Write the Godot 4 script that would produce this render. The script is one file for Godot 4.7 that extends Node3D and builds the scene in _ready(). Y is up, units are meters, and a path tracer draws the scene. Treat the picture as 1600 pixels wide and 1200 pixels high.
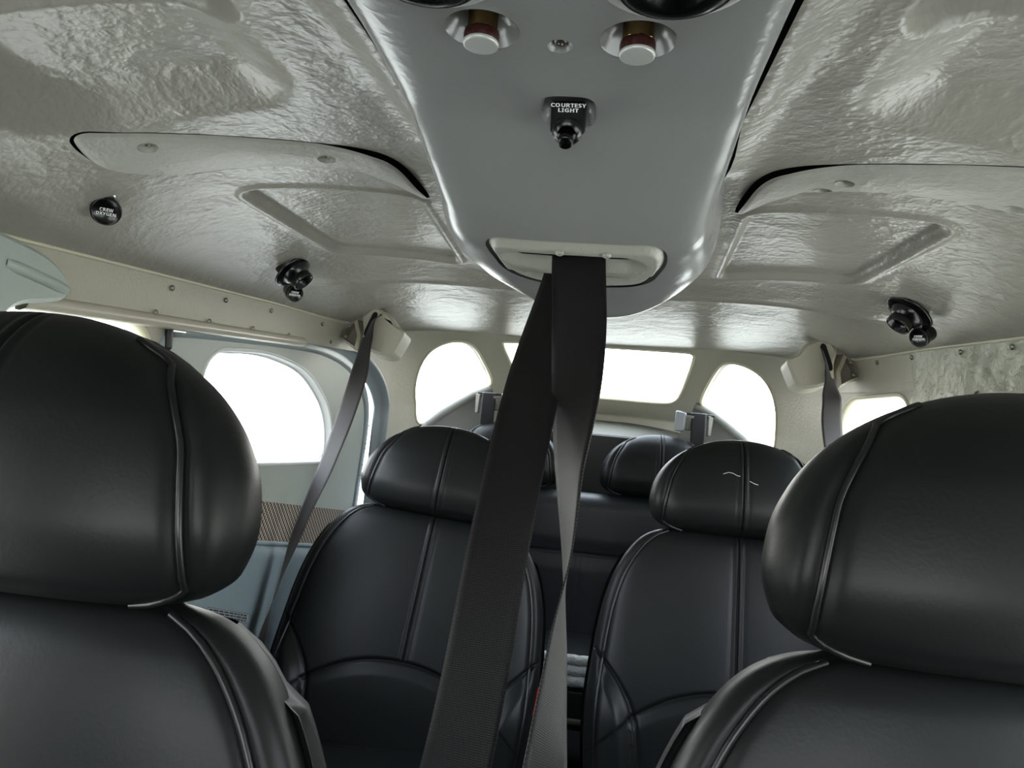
extends Node3D
# Cabin of a small high-wing aircraft seen from the instrument panel towards the tail.
# Local measures: X to the picture's right, h above the eye, d towards the tail.
const EY := 1.1
var M := {}
var used := {}

func P(x: float, h: float, d: float) -> Vector3:
	return Vector3(x, EY + h, -d)

# ------------------------------------------------------------------ bookkeeping
func numbered(n: String) -> String:
	var k: int = used.get(n, 0)
	used[n] = k + 1
	return n if k == 0 else "%s_%03d" % [n, k]

func thing(called: String, label: String, category: String, at := Vector3.ZERO, group := "") -> Node3D:
	var o := Node3D.new()
	o.name = numbered(called)
	add_child(o, true)
	o.position = at
	o.set_meta("label", label)
	o.set_meta("category", category)
	if group != "":
		o.set_meta("group", group)
	return o

func setting(called: String, label := "") -> Node3D:
	var o := Node3D.new()
	o.name = called
	add_child(o, true)
	o.set_meta("kind", "structure")
	if label != "":
		o.set_meta("label", label)
	return o

func part(called: String, mesh: Mesh, mat: Material, parent: Node, label := "") -> MeshInstance3D:
	var o := MeshInstance3D.new()
	o.name = called
	o.mesh = mesh
	o.material_override = mat
	o.cast_shadow = GeometryInstance3D.SHADOW_CASTING_SETTING_ON
	parent.add_child(o, true)
	if label != "":
		o.set_meta("label", label)
	return o

# ------------------------------------------------------------------ numbers
func itp(x: float, xs: Array, ys: Array) -> float:
	if x <= xs[0]:
		return ys[0]
	for i in range(1, xs.size()):
		if x <= xs[i]:
			var t: float = (x - xs[i - 1]) / (xs[i] - xs[i - 1])
			return lerp(float(ys[i - 1]), float(ys[i]), t)
	return ys[ys.size() - 1]

# smooth (monotone-ish cubic) interpolation
func itc(x: float, xs: Array, ys: Array) -> float:
	var n := xs.size()
	if x <= xs[0]:
		return ys[0]
	if x >= xs[n - 1]:
		return ys[n - 1]
	var i := 1
	while x > xs[i]:
		i += 1
	var h: float = xs[i] - xs[i - 1]
	var t: float = (x - xs[i - 1]) / h
	var s: float = (ys[i] - ys[i - 1]) / h
	var m0 := s
	var m1 := s
	if i > 1:
		var sp: float = (ys[i - 1] - ys[i - 2]) / (xs[i - 1] - xs[i - 2])
		m0 = 0.0 if sp * s <= 0.0 else 2.0 * sp * s / (sp + s)
	if i < n - 1:
		var sn: float = (ys[i + 1] - ys[i]) / (xs[i + 1] - xs[i])
		m1 = 0.0 if sn * s <= 0.0 else 2.0 * sn * s / (sn + s)
	var t2 := t * t
	var t3 := t2 * t
	return (2 * t3 - 3 * t2 + 1) * float(ys[i - 1]) + (t3 - 2 * t2 + t) * h * m0 + (-2 * t3 + 3 * t2) * float(ys[i]) + (t3 - t2) * h * m1

func span(a: float, b: float, n: int) -> Array:
	var r := []
	for i in n + 1:
		r.append(a + (b - a) * i / n)
	return r

func gauss(x: float, w: float) -> float:
	return exp(-(x * x) / (w * w))

func chaikin(p: PackedVector2Array, times := 2) -> PackedVector2Array:
	var q := p
	for k in times:
		var r := PackedVector2Array()
		for i in q.size():
			var a := q[i]
			var b := q[(i + 1) % q.size()]
			r.append(a.lerp(b, 0.25))
			r.append(a.lerp(b, 0.75))
		q = r
	return q

# polygon with each corner cut by a round of radius r
func rounded(p: PackedVector2Array, rad: float, seg := 6) -> PackedVector2Array:
	var r := PackedVector2Array()
	var n := p.size()
	for i in n:
		var c := p[i]
		var a := p[(i + n - 1) % n]
		var b := p[(i + 1) % n]
		var la: float = min(rad, c.distance_to(a) * 0.48)
		var lb: float = min(rad, c.distance_to(b) * 0.48)
		var s := c + (a - c).normalized() * la
		var e := c + (b - c).normalized() * lb
		for k in seg + 1:
			var t := float(k) / seg
			r.append(s.lerp(c, t).lerp(c.lerp(e, t), t))
	return r

func v2(a: Array) -> PackedVector2Array:
	var r := PackedVector2Array()
	for p in a:
		r.append(Vector2(p[0], p[1]))
	return r

func circle2(c: Vector2, rx: float, ry: float, n := 24) -> PackedVector2Array:
	var r := PackedVector2Array()
	for i in n:
		r.append(c + Vector2(cos(TAU * i / n) * rx, sin(TAU * i / n) * ry))
	return r

# signed distance to a closed polygon, negative inside
func sdf(p: Vector2, poly: PackedVector2Array) -> float:
	var best := 1e9
	var n := poly.size()
	for i in n:
		best = min(best, p.distance_squared_to(Geometry2D.get_closest_point_to_segment(p, poly[i], poly[(i + 1) % n])))
	return -sqrt(best) if Geometry2D.is_point_in_polygon(p, poly) else sqrt(best)

# ------------------------------------------------------------------ meshes
func commit(vs: PackedVector3Array, idx: PackedInt32Array, uvs := PackedVector2Array()) -> ArrayMesh:
	var st := SurfaceTool.new()
	st.begin(Mesh.PRIMITIVE_TRIANGLES)
	st.set_smooth_group(0)
	for i in vs.size():
		if uvs.size() > 0:
			st.set_uv(uvs[i])
		st.add_vertex(vs[i])
	for i in idx:
		st.add_index(i)
	st.generate_normals()
	return st.commit()

func join(list: Array) -> ArrayMesh:
	var st := SurfaceTool.new()
	st.begin(Mesh.PRIMITIVE_TRIANGLES)
	for e in list:
		st.append_from(e[0], 0, e[1])
	return st.commit()

func grid_idx(nu: int, nv: int, closed_u: bool, flip := false) -> PackedInt32Array:
	var idx := PackedInt32Array()
	var lim := nu if closed_u else nu - 1
	for j in nv - 1:
		for i in lim:
			var a := j * nu + i
			var b := j * nu + (i + 1) % nu
			var c := a + nu
			var d := b + nu
			if flip:
				idx.append_array([a, c, b, b, c, d])
			else:
				idx.append_array([a, b, c, b, d, c])
	return idx

# a surface f(a, b) over a grid, with holes cut out and, if given, an outline kept
func patch(f: Callable, A: Array, B: Array, holes := [], outline := PackedVector2Array(), metric := Vector2.ONE, flip := false) -> ArrayMesh:
	var na := A.size()
	var nb := B.size()
	var par := PackedVector2Array()
	var cut := PackedInt32Array()
	par.resize(na * nb)
	cut.resize(na * nb)
	var polys := []
	for hl in holes:
		polys.append([hl, true])
	if outline.size() > 0:
		polys.append([outline, false])
	var boxes := []
	for e in polys:
		var r := Rect2(e[0][0], Vector2.ZERO)
		for q in e[0]:
			r = r.expand(q)
		boxes.append(r)
	for j in nb:
		for i in na:
			var p := Vector2(A[i], B[j])
			par[j * na + i] = p
			var c := -1
			for k in polys.size():
				var ins: bool = boxes[k].has_point(p) and Geometry2D.is_point_in_polygon(p, polys[k][0])
				if ins == polys[k][1]:
					c = k
			cut[j * na + i] = c
	var idx := PackedInt32Array()
	var touched := {}
	for j in nb - 1:
		for i in na - 1:
			var q := [j * na + i, j * na + i + 1, (j + 1) * na + i, (j + 1) * na + i + 1]
			var n := 0
			for k in q:
				if cut[k] >= 0:
					n += 1
			if n == 4:
				continue
			if n > 0:
				for k in q:
					if cut[k] >= 0:
						touched[k] = true
			if flip:
				idx.append_array([q[0], q[2], q[1], q[1], q[2], q[3]])
			else:
				idx.append_array([q[0], q[1], q[2], q[1], q[3], q[2]])
	for k in touched:
		var poly: PackedVector2Array = polys[cut[k]][0]
		var best := 1e9
		var to := par[k]
		var m := par[k] * metric
		for s in poly.size():
			var c := Geometry2D.get_closest_point_to_segment(m, poly[s] * metric, poly[(s + 1) % poly.size()] * metric)
			var dd := c.distance_squared_to(m)
			if dd < best:
				best = dd
				to = c / metric
		par[k] = to
	var back := {}
	var vs := PackedVector3Array()
	var out := PackedInt32Array()
	for k in idx:
		if not back.has(k):
			back[k] = vs.size()
			vs.append(f.call(par[k].x, par[k].y))
		out.append(back[k])
	return commit(vs, out)

# sweeps a profile (side, up) along a path whose up vectors are given
func sweep(path: PackedVector3Array, ups: PackedVector3Array, prof: PackedVector2Array, closed: bool, prof_closed := true) -> ArrayMesh:
	var vs := PackedVector3Array()
	var n := path.size()
	for i in n:
		var a := path[(i + n - 1) % n] if (closed or i > 0) else path[i]
		var b := path[(i + 1) % n] if (closed or i < n - 1) else path[i]
		var t := (b - a).normalized()
		var u := ups[i]
		var s := t.cross(u).normalized()
		u = s.cross(t).normalized()
		for q in prof:
			vs.append(path[i] + s * q.x + u * q.y)
	if closed:
		for k in prof.size():
			vs.append(vs[k])
	return commit(vs, grid_idx(prof.size(), n + (1 if closed else 0), prof_closed))

func ring(r: float, n: int) -> PackedVector2Array:
	return circle2(Vector2.ZERO, r, r, n)

func tube(path: PackedVector3Array, r: float, closed := false, n := 8) -> ArrayMesh:
	var ups := PackedVector3Array()
	var u := Vector3(0.13, 0.9, 0.31).normalized()
	for i in path.size():
		var a := path[max(i - 1, 0)]
		var b := path[min(i + 1, path.size() - 1)]
		var t := (b - a).normalized()
		u = (u - t * u.dot(t))
		if u.length() < 0.05:
			u = t.cross(Vector3(0.7, 0.1, 0.7))
		u = u.normalized()
		ups.append(u)
	return sweep(path, ups, ring(r, n), closed)

# profile of (radius, height along +Y)
func lathe(prof: Array, n := 28) -> ArrayMesh:
	var vs := PackedVector3Array()
	for p in prof:
		for i in n:
			var a := TAU * i / n
			vs.append(Vector3(cos(a) * p[0], p[1], sin(a) * p[0]))
	return commit(vs, grid_idx(n, prof.size(), true, true))

# profile with hard edges: each segment its own strip
func lathe_hard(prof: Array, n := 28) -> ArrayMesh:
	var l := []
	for i in prof.size() - 1:
		l.append([lathe([prof[i], prof[i + 1]], n), Transform3D.IDENTITY])
	return join(l)

# transform whose +Y points along axis
func aim(at: Vector3, axis: Vector3, face := Vector3(0, 1, 0)) -> Transform3D:
	var y := axis.normalized()
	var z := (face - y * face.dot(y))
	if z.length() < 0.01:
		z = Vector3(1, 0, 0) - y * y.x
	z = -z.normalized()
	return Transform3D(Basis(y.cross(z), y, z), at)

# box with rounded edges
func rbox(size: Vector3, r: float, n := 4) -> ArrayMesh:
	var l := []
	var hs := size * 0.5
	var inner := hs - Vector3(r, r, r)
	for ax in 3:
		for sg in [-1, 1]:
			var vs := PackedVector3Array()
			var cs := []
			for k in n + 1:
				cs.append([-1, -1.0 + float(k) / n])
			for k in n + 1:
				cs.append([1, float(k) / n])
			var m := cs.size()
			for j in m:
				for i in m:
					var c := Vector3.ZERO
					c[ax] = sg * 1.0
					var b := (ax + 1) % 3
					var e := (ax + 2) % 3
					c[b] = cs[i][1]
					c[e] = cs[j][1]
					var core := Vector3.ZERO
					core[ax] = sg * inner[ax]
					core[b] = cs[i][0] * inner[b]
					core[e] = cs[j][0] * inner[e]
					vs.append(core + c.normalized() * r)
			l.append([commit(vs, grid_idx(m, m, false, sg < 0)), Transform3D.IDENTITY])
	return join(l)

# extrudes an outline in the XY plane from z = 0 to z = depth with a chamfered front rim
func plate(poly: PackedVector2Array, depth: float, bevel: float) -> ArrayMesh:
	if not Geometry2D.is_polygon_clockwise(poly):
		poly = poly.duplicate()
		poly.reverse()
	var n := poly.size()
	var c := Vector2.ZERO
	for p in poly:
		c += p / n
	var inset := PackedVector2Array()
	for i in n:
		var a := poly[(i + n - 1) % n]
		var b := poly[(i + 1) % n]
		var t := (b - a).normalized()
		inset.append(poly[i] + Vector2(t.y, -t.x) * bevel)
	var l := []
	for lv in [[poly, 0.0, poly, depth - bevel], [poly, depth - bevel, inset, depth]]:
		var vs := PackedVector3Array()
		for q in lv[0]:
			vs.append(Vector3(q.x, q.y, lv[1]))
		for q in lv[2]:
			vs.append(Vector3(q.x, q.y, lv[3]))
		l.append([commit(vs, grid_idx(n, 2, true, true)), Transform3D.IDENTITY])
	var tri := Geometry2D.triangulate_polygon(inset)
	var top := PackedVector3Array()
	for q in inset:
		top.append(Vector3(q.x, q.y, depth))
	if tri.size() > 0:
		l.append([commit(top, tri), Transform3D.IDENTITY])
	var tri2 := Geometry2D.triangulate_polygon(poly)
	var bot := PackedVector3Array()
	for q in poly:
		bot.append(Vector3(q.x, q.y, 0))
	if tri2.size() > 0:
		l.append([commit(bot, tri2), Transform3D.IDENTITY])
	return join(l)

# woven strap: centre points, width directions, width; UV along it in metres
func strap(pts: Array, dirs: Array, width: float, steps := 90, thick := 0.0013) -> ArrayMesh:
	var cu := Curve3D.new()
	var cw := Curve3D.new()
	var n := pts.size()
	for i in n:
		var a: Vector3 = pts[max(i - 1, 0)]
		var b: Vector3 = pts[min(i + 1, n - 1)]
		var tg0 := (b - a).normalized()
		cu.add_point(pts[i], -tg0 * (pts[i] as Vector3).distance_to(a) / 3.0, tg0 * (pts[i] as Vector3).distance_to(b) / 3.0)
	var l := []
	var vs := PackedVector3Array()
	var uv := PackedVector2Array()
	var run := 0.0
	var last := Vector3.ZERO
	var nw := 8
	for k in steps + 1:
		var t := float(k) / steps * (n - 1)
		var i: int = min(int(t), n - 2)
		var fr := t - i
		var c := cu.sample(i, fr)
		var sm := fr * fr * (3 - 2 * fr)
		var c2 := cu.sample(i, min(fr + 0.02, 1.0)) if fr < 0.97 else c
		var c1 := cu.sample(i, max(fr - 0.02, 0.0))
		var tg := (c2 - c1).normalized()
		var w := Vector3(1, 0, 0)
		if dirs[i] is Vector3:
			w = (dirs[i] as Vector3).normalized().slerp((dirs[i + 1] as Vector3).normalized(), sm)
			w = (w - tg * w.dot(tg)).normalized()
		else:
			# degrees of twist away from lying square across
			var an := deg_to_rad(lerpf(dirs[i], dirs[i + 1], fr))
			var x0 := (w - tg * w.dot(tg)).normalized()
			w = x0 * cos(an) + tg.cross(x0) * sin(an)
		var nn := tg.cross(w).normalized()
		if k > 0:
			run += c.distance_to(last)
		last = c
		for s in nw + 1:
			var x := float(s) / nw
			vs.append(c + w * (x - 0.5) * width + nn * thick * 0.5)
			uv.append(Vector2(x, run / width))
		for s in nw + 1:
			var x := 1.0 - float(s) / nw
			vs.append(c + w * (x - 0.5) * width - nn * thick * 0.5)
			uv.append(Vector2(x, run / width))
	return commit(vs, grid_idx((nw + 1) * 2, steps + 1, true), uv)

# ------------------------------------------------------------------ materials
func noise_img(size: int, freq: float, kind: int, fractal: int, oct: int, sd: int, warp := 0.0) -> Image:
	var n := FastNoiseLite.new()
	n.seed = sd
	n.noise_type = kind
	n.frequency = freq
	n.fractal_type = fractal
	n.fractal_octaves = oct
	if warp > 0.0:
		n.domain_warp_enabled = true
		n.domain_warp_amplitude = warp
		n.domain_warp_frequency = freq * 0.7
	return n.get_seamless_image(size, size, false, false, 0.15)

# relief made of wrinkles and fine grain, as a normal map
func relief(size: int, layers: Array, strength: float, stretch := Vector2i(1, 1)) -> ImageTexture:
	var im := Image.create(size, size, false, Image.FORMAT_RF)
	var srcs := []
	for l in layers:
		srcs.append([noise_img(size, l[0], l[1], l[2], l[3], l[4], l[6]), l[5]])
	for y in size:
		for x in size:
			var v := 0.0
			for s in srcs:
				v += (s[0] as Image).get_pixel((x * stretch.x) % size, (y * stretch.y) % size).r * float(s[1])
			im.set_pixel(x, y, Color(v, 0, 0))
	# normals from the float relief
	var nm := Image.create(size, size, false, Image.FORMAT_RGB8)
	for y in size:
		for x in size:
			var dx := im.get_pixel((x + 1) % size, y).r - im.get_pixel((x + size - 1) % size, y).r
			var dy := im.get_pixel(x, (y + 1) % size).r - im.get_pixel(x, (y + size - 1) % size).r
			var v := Vector3(-dx * strength, dy * strength, 1.0).normalized()
			nm.set_pixel(x, y, Color(v.x * 0.5 + 0.5, v.y * 0.5 + 0.5, v.z * 0.5 + 0.5))
	return ImageTexture.create_from_image(nm)

func mat(col: Color, rough: float, metal := 0.0, spec := 0.5) -> StandardMaterial3D:
	var m := StandardMaterial3D.new()
	m.albedo_color = col
	m.roughness = rough
	m.metallic = metal
	m.metallic_specular = spec
	m.cull_mode = BaseMaterial3D.CULL_DISABLED
	return m

func textured(m: StandardMaterial3D, normal: Texture2D, scale: Vector3, amount: float) -> StandardMaterial3D:
	m.normal_enabled = true
	m.normal_texture = normal
	m.normal_scale = amount
	m.uv1_triplanar = true
	m.uv1_world_triplanar = true
	m.uv1_scale = scale
	m.uv1_triplanar_sharpness = 4.0
	return m

func make_materials() -> void:
	var SI := FastNoiseLite.TYPE_SIMPLEX_SMOOTH
	var CE := FastNoiseLite.TYPE_CELLULAR
	var RI := FastNoiseLite.FRACTAL_RIDGED
	var FB := FastNoiseLite.FRACTAL_FBM
	var wrinkle := relief(1024, [[0.004, SI, RI, 3, 11, 1.0, 70.0], [0.022, SI, RI, 2, 13, 0.26, 20.0], [0.06, SI, FB, 2, 12, 0.16, 0.0]], 3.4)
	var grain := relief(512, [[0.04, SI, RI, 2, 21, 0.5, 6.0], [0.012, SI, FB, 3, 22, 0.6, 10.0]], 2.2)
	var crinkle := relief(512, [[0.012, SI, RI, 3, 31, 1.2, 60.0], [0.03, SI, FB, 2, 32, 0.3, 0.0]], 3.4)
	M.liner = textured(mat(Color(0.59, 0.575, 0.535), 0.28, 0.0, 0.5), wrinkle, Vector3(1.9, 1.9, 1.9), 0.5)
	M.strip = textured(mat(Color(0.665, 0.655, 0.62), 0.38), wrinkle, Vector3(2.6, 2.6, 2.6), 0.4)
	M.console = textured(mat(Color(0.54, 0.54, 0.535), 0.21, 0.0, 0.6), grain, Vector3(3, 3, 3), 0.10)
	M.beltplate = textured(mat(Color(0.66, 0.655, 0.61), 0.38), crinkle, Vector3(6, 6, 6), 0.3)
	M.wall = textured(mat(Color(0.67, 0.66, 0.60), 0.5), grain, Vector3(3, 3, 3), 0.25)
	M.trim = textured(mat(Color(0.68, 0.665, 0.60), 0.45), grain, Vector3(5, 5, 5), 0.35)
	M.vinyl = textured(mat(Color(0.645, 0.65, 0.575), 0.40), crinkle, Vector3(2.0, 2.0, 2.0), 0.4)
	M.bead = mat(Color(0.82, 0.80, 0.70), 0.4)
	M.door = textured(mat(Color(0.66, 0.69, 0.66), 0.5), grain, Vector3(4, 4, 4), 0.25)
	M.lower = textured(mat(Color(0.52, 0.58, 0.60), 0.5), grain, Vector3(5, 5, 5), 0.4)
	M.frame = mat(Color(0.60, 0.64, 0.66), 0.35, 0.1)
	M.aluminium = mat(Color(0.80, 0.80, 0.78), 0.3, 0.9)
	M.railing = mat(Color(0.74, 0.72, 0.66), 0.26)
	M.outer = mat(Color(0.85, 0.86, 0.86), 0.4)
	M.leather = textured(mat(Color(0.085, 0.096, 0.096), 0.40, 0.0, 0.34), grain, Vector3(7, 7, 7), 0.09)
	M.leather_soft = textured(mat(Color(0.07, 0.077, 0.08), 0.44), crinkle, Vector3(7, 7, 7), 0.22)
	M.bench = textured(mat(Color(0.12, 0.135, 0.145), 0.42), grain, Vector3(7, 7, 7), 0.2)
	M.piping = mat(Color(0.08, 0.088, 0.092), 0.34)
	M.shell = mat(Color(0.07, 0.075, 0.075), 0.45)
	M.black = mat(Color(0.03, 0.03, 0.032), 0.22)
	M.matte = mat(Color(0.03, 0.03, 0.032), 0.6, 0.0, 0.3)
	M.dark = mat(Color(0.035, 0.035, 0.035), 0.8)
	M.slot = mat(Color(0.02, 0.02, 0.02), 0.9)
	M.chrome = mat(Color(0.86, 0.86, 0.85), 0.16, 1.0)
	M.brushed = mat(Color(0.80, 0.80, 0.78), 0.36, 0.35)
	M.steel = mat(Color(0.50, 0.52, 0.54), 0.4, 0.6)
	M.brass = mat(Color(0.62, 0.52, 0.36), 0.22, 1.0)
	M.maroon = mat(Color(0.22, 0.08, 0.07), 0.25)
	M.red = mat(Color(0.75, 0.04, 0.07), 0.3)
	M.white = mat(Color(0.93, 0.93, 0.92), 0.5)
	M.screw = mat(Color(0.55, 0.54, 0.50), 0.3, 0.9)
	M.tray = textured(mat(Color(0.74, 0.75, 0.74), 0.35), crinkle, Vector3(9, 9, 9), 1.0)
	M.bulk = textured(mat(Color(0.33, 0.33, 0.30), 0.6), grain, Vector3(4, 4, 4), 0.2)
	M.carpet = mat(Color(0.16, 0.16, 0.16), 0.95)
	M.ground = mat(Color(0.72, 0.71, 0.67), 0.9)
	M.glass = mat(Color(1, 1, 1, 0.06), 0.03)
	M.glass.transparency = BaseMaterial3D.TRANSPARENCY_ALPHA
	# webbing: cross ribs, with pale stitches along both selvedges
	var wc := Image.create(64, 256, false, Image.FORMAT_RGB8)
	var wn := Image.create(64, 256, false, Image.FORMAT_RGB8)
	for y in 256:
		for x in 64:
			var edge: bool = x < 1 or x > 62
			var v := 0.9 + 0.1 * sin(TAU * y / 8.0)
			if edge and (y % 16) < 8:
				v = 3.4
			wc.set_pixel(x, y, Color(v, v, v) * 0.28)
			var sl := cos(TAU * y / 8.0) * 0.35 + 0.12 * sin(x * 1.9)
			var nn := Vector3(0.0 if not edge else 0.3, sl, 1.0).normalized()
			wn.set_pixel(x, y, Color(nn.x * 0.5 + 0.5, nn.y * 0.5 + 0.5, nn.z * 0.5 + 0.5))
	var wct := ImageTexture.create_from_image(wc)
	var wnt := ImageTexture.create_from_image(wn)
	for e in [["web_black", Color(0.17, 0.17, 0.175)], ["web_brown", Color(0.46, 0.42, 0.41)], ["web_grey", Color(0.5, 0.51, 0.54)]]:
		var m := mat(e[1], 0.55, 0.0, 0.35)
		m.albedo_texture = wct
		m.normal_enabled = true
		m.normal_texture = wnt
		m.normal_scale = 0.5
		m.rim_enabled = true
		m.rim = 0.5
		m.rim_tint = 0.3
		M[e[0]] = m
	# checked weave of the door's map-pocket band
	var ck := Image.create(64, 64, false, Image.FORMAT_RGB8)
	var rng := RandomNumberGenerator.new()
	rng.seed = 5
	for y in 64:
		for x in 64:
			var on: bool = ((x / 8) + (y / 8)) % 2 == 0
			var j := rng.randf_range(-0.03, 0.03)
			ck.set_pixel(x, y, Color(0.70 + j, 0.66 + j, 0.60 + j) if on else Color(0.25 + j, 0.21 + j, 0.18 + j))
	M.check = mat(Color(1, 1, 1), 0.9)
	M.check.albedo_texture = ImageTexture.create_from_image(ck)
	# instruction label: dark frame and rows of tiny print
	var pl := Image.create(256, 48, false, Image.FORMAT_RGB8)
	pl.fill(Color(0.62, 0.65, 0.66))
	for r in [[2, 2, 252, 2], [2, 44, 252, 2], [2, 2, 2, 44], [252, 2, 2, 44]]:
		pl.fill_rect(Rect2i(r[0], r[1], r[2], r[3]), Color(0.08, 0.08, 0.08))
	for row in 3:
		var x := 12
		while x < 238:
			var w := rng.randi_range(10, 34)
			pl.fill_rect(Rect2i(x, 9 + row * 12, min(w, 240 - x), 7), Color(0.10, 0.10, 0.10))
			x += w + 5
	M.placard = mat(Color(1, 1, 1), 0.5)
	M.placard.albedo_texture = ImageTexture.create_from_image(pl)

# ------------------------------------------------------------------ cabin shape
func hc(d: float) -> float:
	return itc(d, [0.0, 0.6, 0.8, 1.2, 1.42, 1.6, 1.8, 2.05, 2.3], [0.217, 0.215, 0.206, 0.191, 0.182, 0.167, 0.156, 0.142, 0.128])

var TRAP := PackedVector2Array()
func ceil_h(x: float, d: float) -> float:
	var ax := absf(x)
	var base := hc(d) - (hc(d) - 0.1) * pow(ax / 0.56, 4.0)
	var q := Vector2(ax, d)
	# shallow hollow of the front panels, and the pocket sunk into it
	if d < 0.75:
		var bx := (q - Vector2(0.325, 0.30)).abs() - Vector2(0.115 - 0.06, 0.285 - 0.06)
		var s := Vector2(maxf(bx.x, 0.0), maxf(bx.y, 0.0)).length() + minf(maxf(bx.x, bx.y), 0.0) - 0.06
		base += 0.020 * (1.0 - smoothstep(-0.05, 0.015, s))
		var by := (q - Vector2(0.40, 0.22 - 0.14 * (ax - 0.22))).abs() - Vector2(0.20 - 0.035, 0.235 - 0.035)
		var s2 := Vector2(maxf(by.x, 0.0), maxf(by.y, 0.0)).length() + minf(maxf(by.x, by.y), 0.0) - 0.035
		base += 0.026 * (1.0 - smoothstep(-0.010, 0.006, s2)) * (1.0 - smoothstep(0.43, 0.5, ax))
		# rolled rim beside the console
		base -= 0.014 * gauss(max(0.0, absf(x - 0.01) - 0.122), 0.022) * (1.0 - smoothstep(0.66, 0.75, d))
	if d > 0.7 and d < 1.3 and ax < 0.45:
		var s3 := sdf(q, TRAP)
		base += 0.0085 * (1.0 - smoothstep(-0.006, 0.001, s3)) - 0.003 * gauss(s3 - 0.006, 0.005)
	# cross rib behind the second panels
	var dcr := 1.405 - 0.9 * ax * ax + 0.25 * pow(ax, 3.0)
	var ck := 1.0 - smoothstep(0.43, 0.53, ax)
	if d < dcr:
		base -= ck * 0.013 * smoothstep(dcr - 0.16, dcr, d)
	else:
		base -= ck * 0.013 * exp(-(d - dcr) / 0.05)
		base += ck * 0.006 * smoothstep(dcr, dcr + 0.012, d) * exp(-(d - dcr) / 0.12)
	base -= ck * 0.0035 * gauss(d - dcr, 0.0055)
	return base

func ceil_p(x: float, b: float) -> Vector3:
	var d := b
	if b > 1.4:
		var dend := 1.80 + 0.50 * sqrt(max(0.0, 1.0 - pow(x / 0.575, 2.0))) + 0.015
		d = 1.4 + (b - 1.4) / 0.9 * (dend - 1.4)
	return P(x, ceil_h(x, d), d)

func side_x(h: float) -> float:
	return 0.572 + 0.03 * smoothstep(0.0, -0.45, h)

# side walls and the rounded tail end: a = d up to 1.8, then round to the tail at a = 2.7
func hull(a: float, h: float, sg: float, off := 0.0) -> Vector3:
	if a <= 1.8:
		return P(sg * (side_x(h) + off), h, a)
	var ph := (a - 1.8) / 0.9 * PI / 2.0
	var b: float = max(0.3, 0.85 - 1.6 * max(0.0, h + 0.1))
	return P(sg * (side_x(h) + off) * cos(ph), h, 1.8 + (b + off) * sin(ph))

func hull_in(sg: float) -> Callable:
	return func(a, h): return hull(a, h, sg)
func hull_out(sg: float) -> Callable:
	return func(a, h): return hull(a, h, sg, 0.024)

# window: frame swept round the opening, reveal and pane
func window_in(called: String, label: String, f: Callable, poly: PackedVector2Array, sg: float, reveal := 0.022) -> Node3D:
	var w := setting(called, label)
	var pts := PackedVector3Array()
	var ups := PackedVector3Array()
	var c := Vector3.ZERO
	for q in poly:
		pts.append(f.call(q.x, q.y))
		var da: Vector3 = f.call(q.x + 0.002, q.y) - f.call(q.x - 0.002, q.y)
		var dh: Vector3 = f.call(q.x, q.y + 0.002) - f.call(q.x, q.y - 0.002)
		ups.append(da.cross(dh).normalized() * (1.0 if sg < 0 else -1.0))
		c += pts[pts.size() - 1] / poly.size()
	# make sure that the up vectors point into the cabin
	if ups[0].dot(P(0, -0.1, 1.4) - pts[0]) < 0:
		for i in ups.size():
			ups[i] = -ups[i]
	var side_sign := 1.0
	var t := (pts[1] - pts[0]).normalized()
	if t.cross(ups[0]).dot(c - pts[0]) < 0:
		side_sign = -1.0
	var prof := PackedVector2Array()
	for e in [[-0.006, 0.0], [-0.005, 0.0025], [-0.002, 0.0035], [0.001, 0.002], [0.003, -0.004], [0.004, -reveal], [-0.006, -reveal]]:
		prof.append(Vector2(e[0] * side_sign, e[1]))
	part("window_frame", sweep(pts, ups, prof, true), M.bead if sg != 0 else M.wall, w)
	var vs := PackedVector3Array()
	var idx := PackedInt32Array()
	var cu := Vector3.ZERO
	for i in pts.size():
		vs.append(pts[i] - ups[i] * (reveal - 0.006))
		cu += ups[i]
	vs.append(c - cu.normalized() * (reveal + 0.004))
	for i in pts.size():
		idx.append_array([i, (i + 1) % pts.size(), pts.size()])
	part("pane", commit(vs, idx), M.glass, w)
	return w

# ------------------------------------------------------------------ seats
# a cushion in seat-back measures: v along the back, half width W(v), front F(v), back B(v)
func cushion(vs_: Array, W: Callable, F: Callable, B: Callable, n: float, relief_f: Callable) -> ArrayMesh:
	var ss := []
	for i in 161:
		ss.append(-cos(PI * i / 160.0))
	for e in [0.004, 0.009, 0.014, 0.02, 0.027, 0.045]:
		ss.append(e)
		ss.append(-e)
	ss.sort()
	var pts := PackedVector3Array()
	var bk := 40
	for v in vs_:
		var w: float = W.call(v)
		var fd: float = F.call(v)
		var bd: float = B.call(v)
		for s in ss:
			var x: float = s * w
			var z: float = fd * pow(max(0.0, 1.0 - pow(absf(s), n)), 1.0 / n)
			pts.append(Vector3(x, v, z + relief_f.call(x, v, w)))
		for i in range(1, bk):
			var s: float = cos(PI * i / bk)
			pts.append(Vector3(s * w, v, -bd * pow(max(0.0, 1.0 - pow(absf(s), n)), 1.0 / n)))
	return commit(pts, grid_idx(ss.size() + bk - 1, vs_.size(), true, true))

func front_z(x: float, w: float, fd: float, n: float) -> float:
	return fd * pow(max(0.0, 1.0 - pow(min(1.0, absf(x) / w), n)), 1.0 / n)

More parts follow.
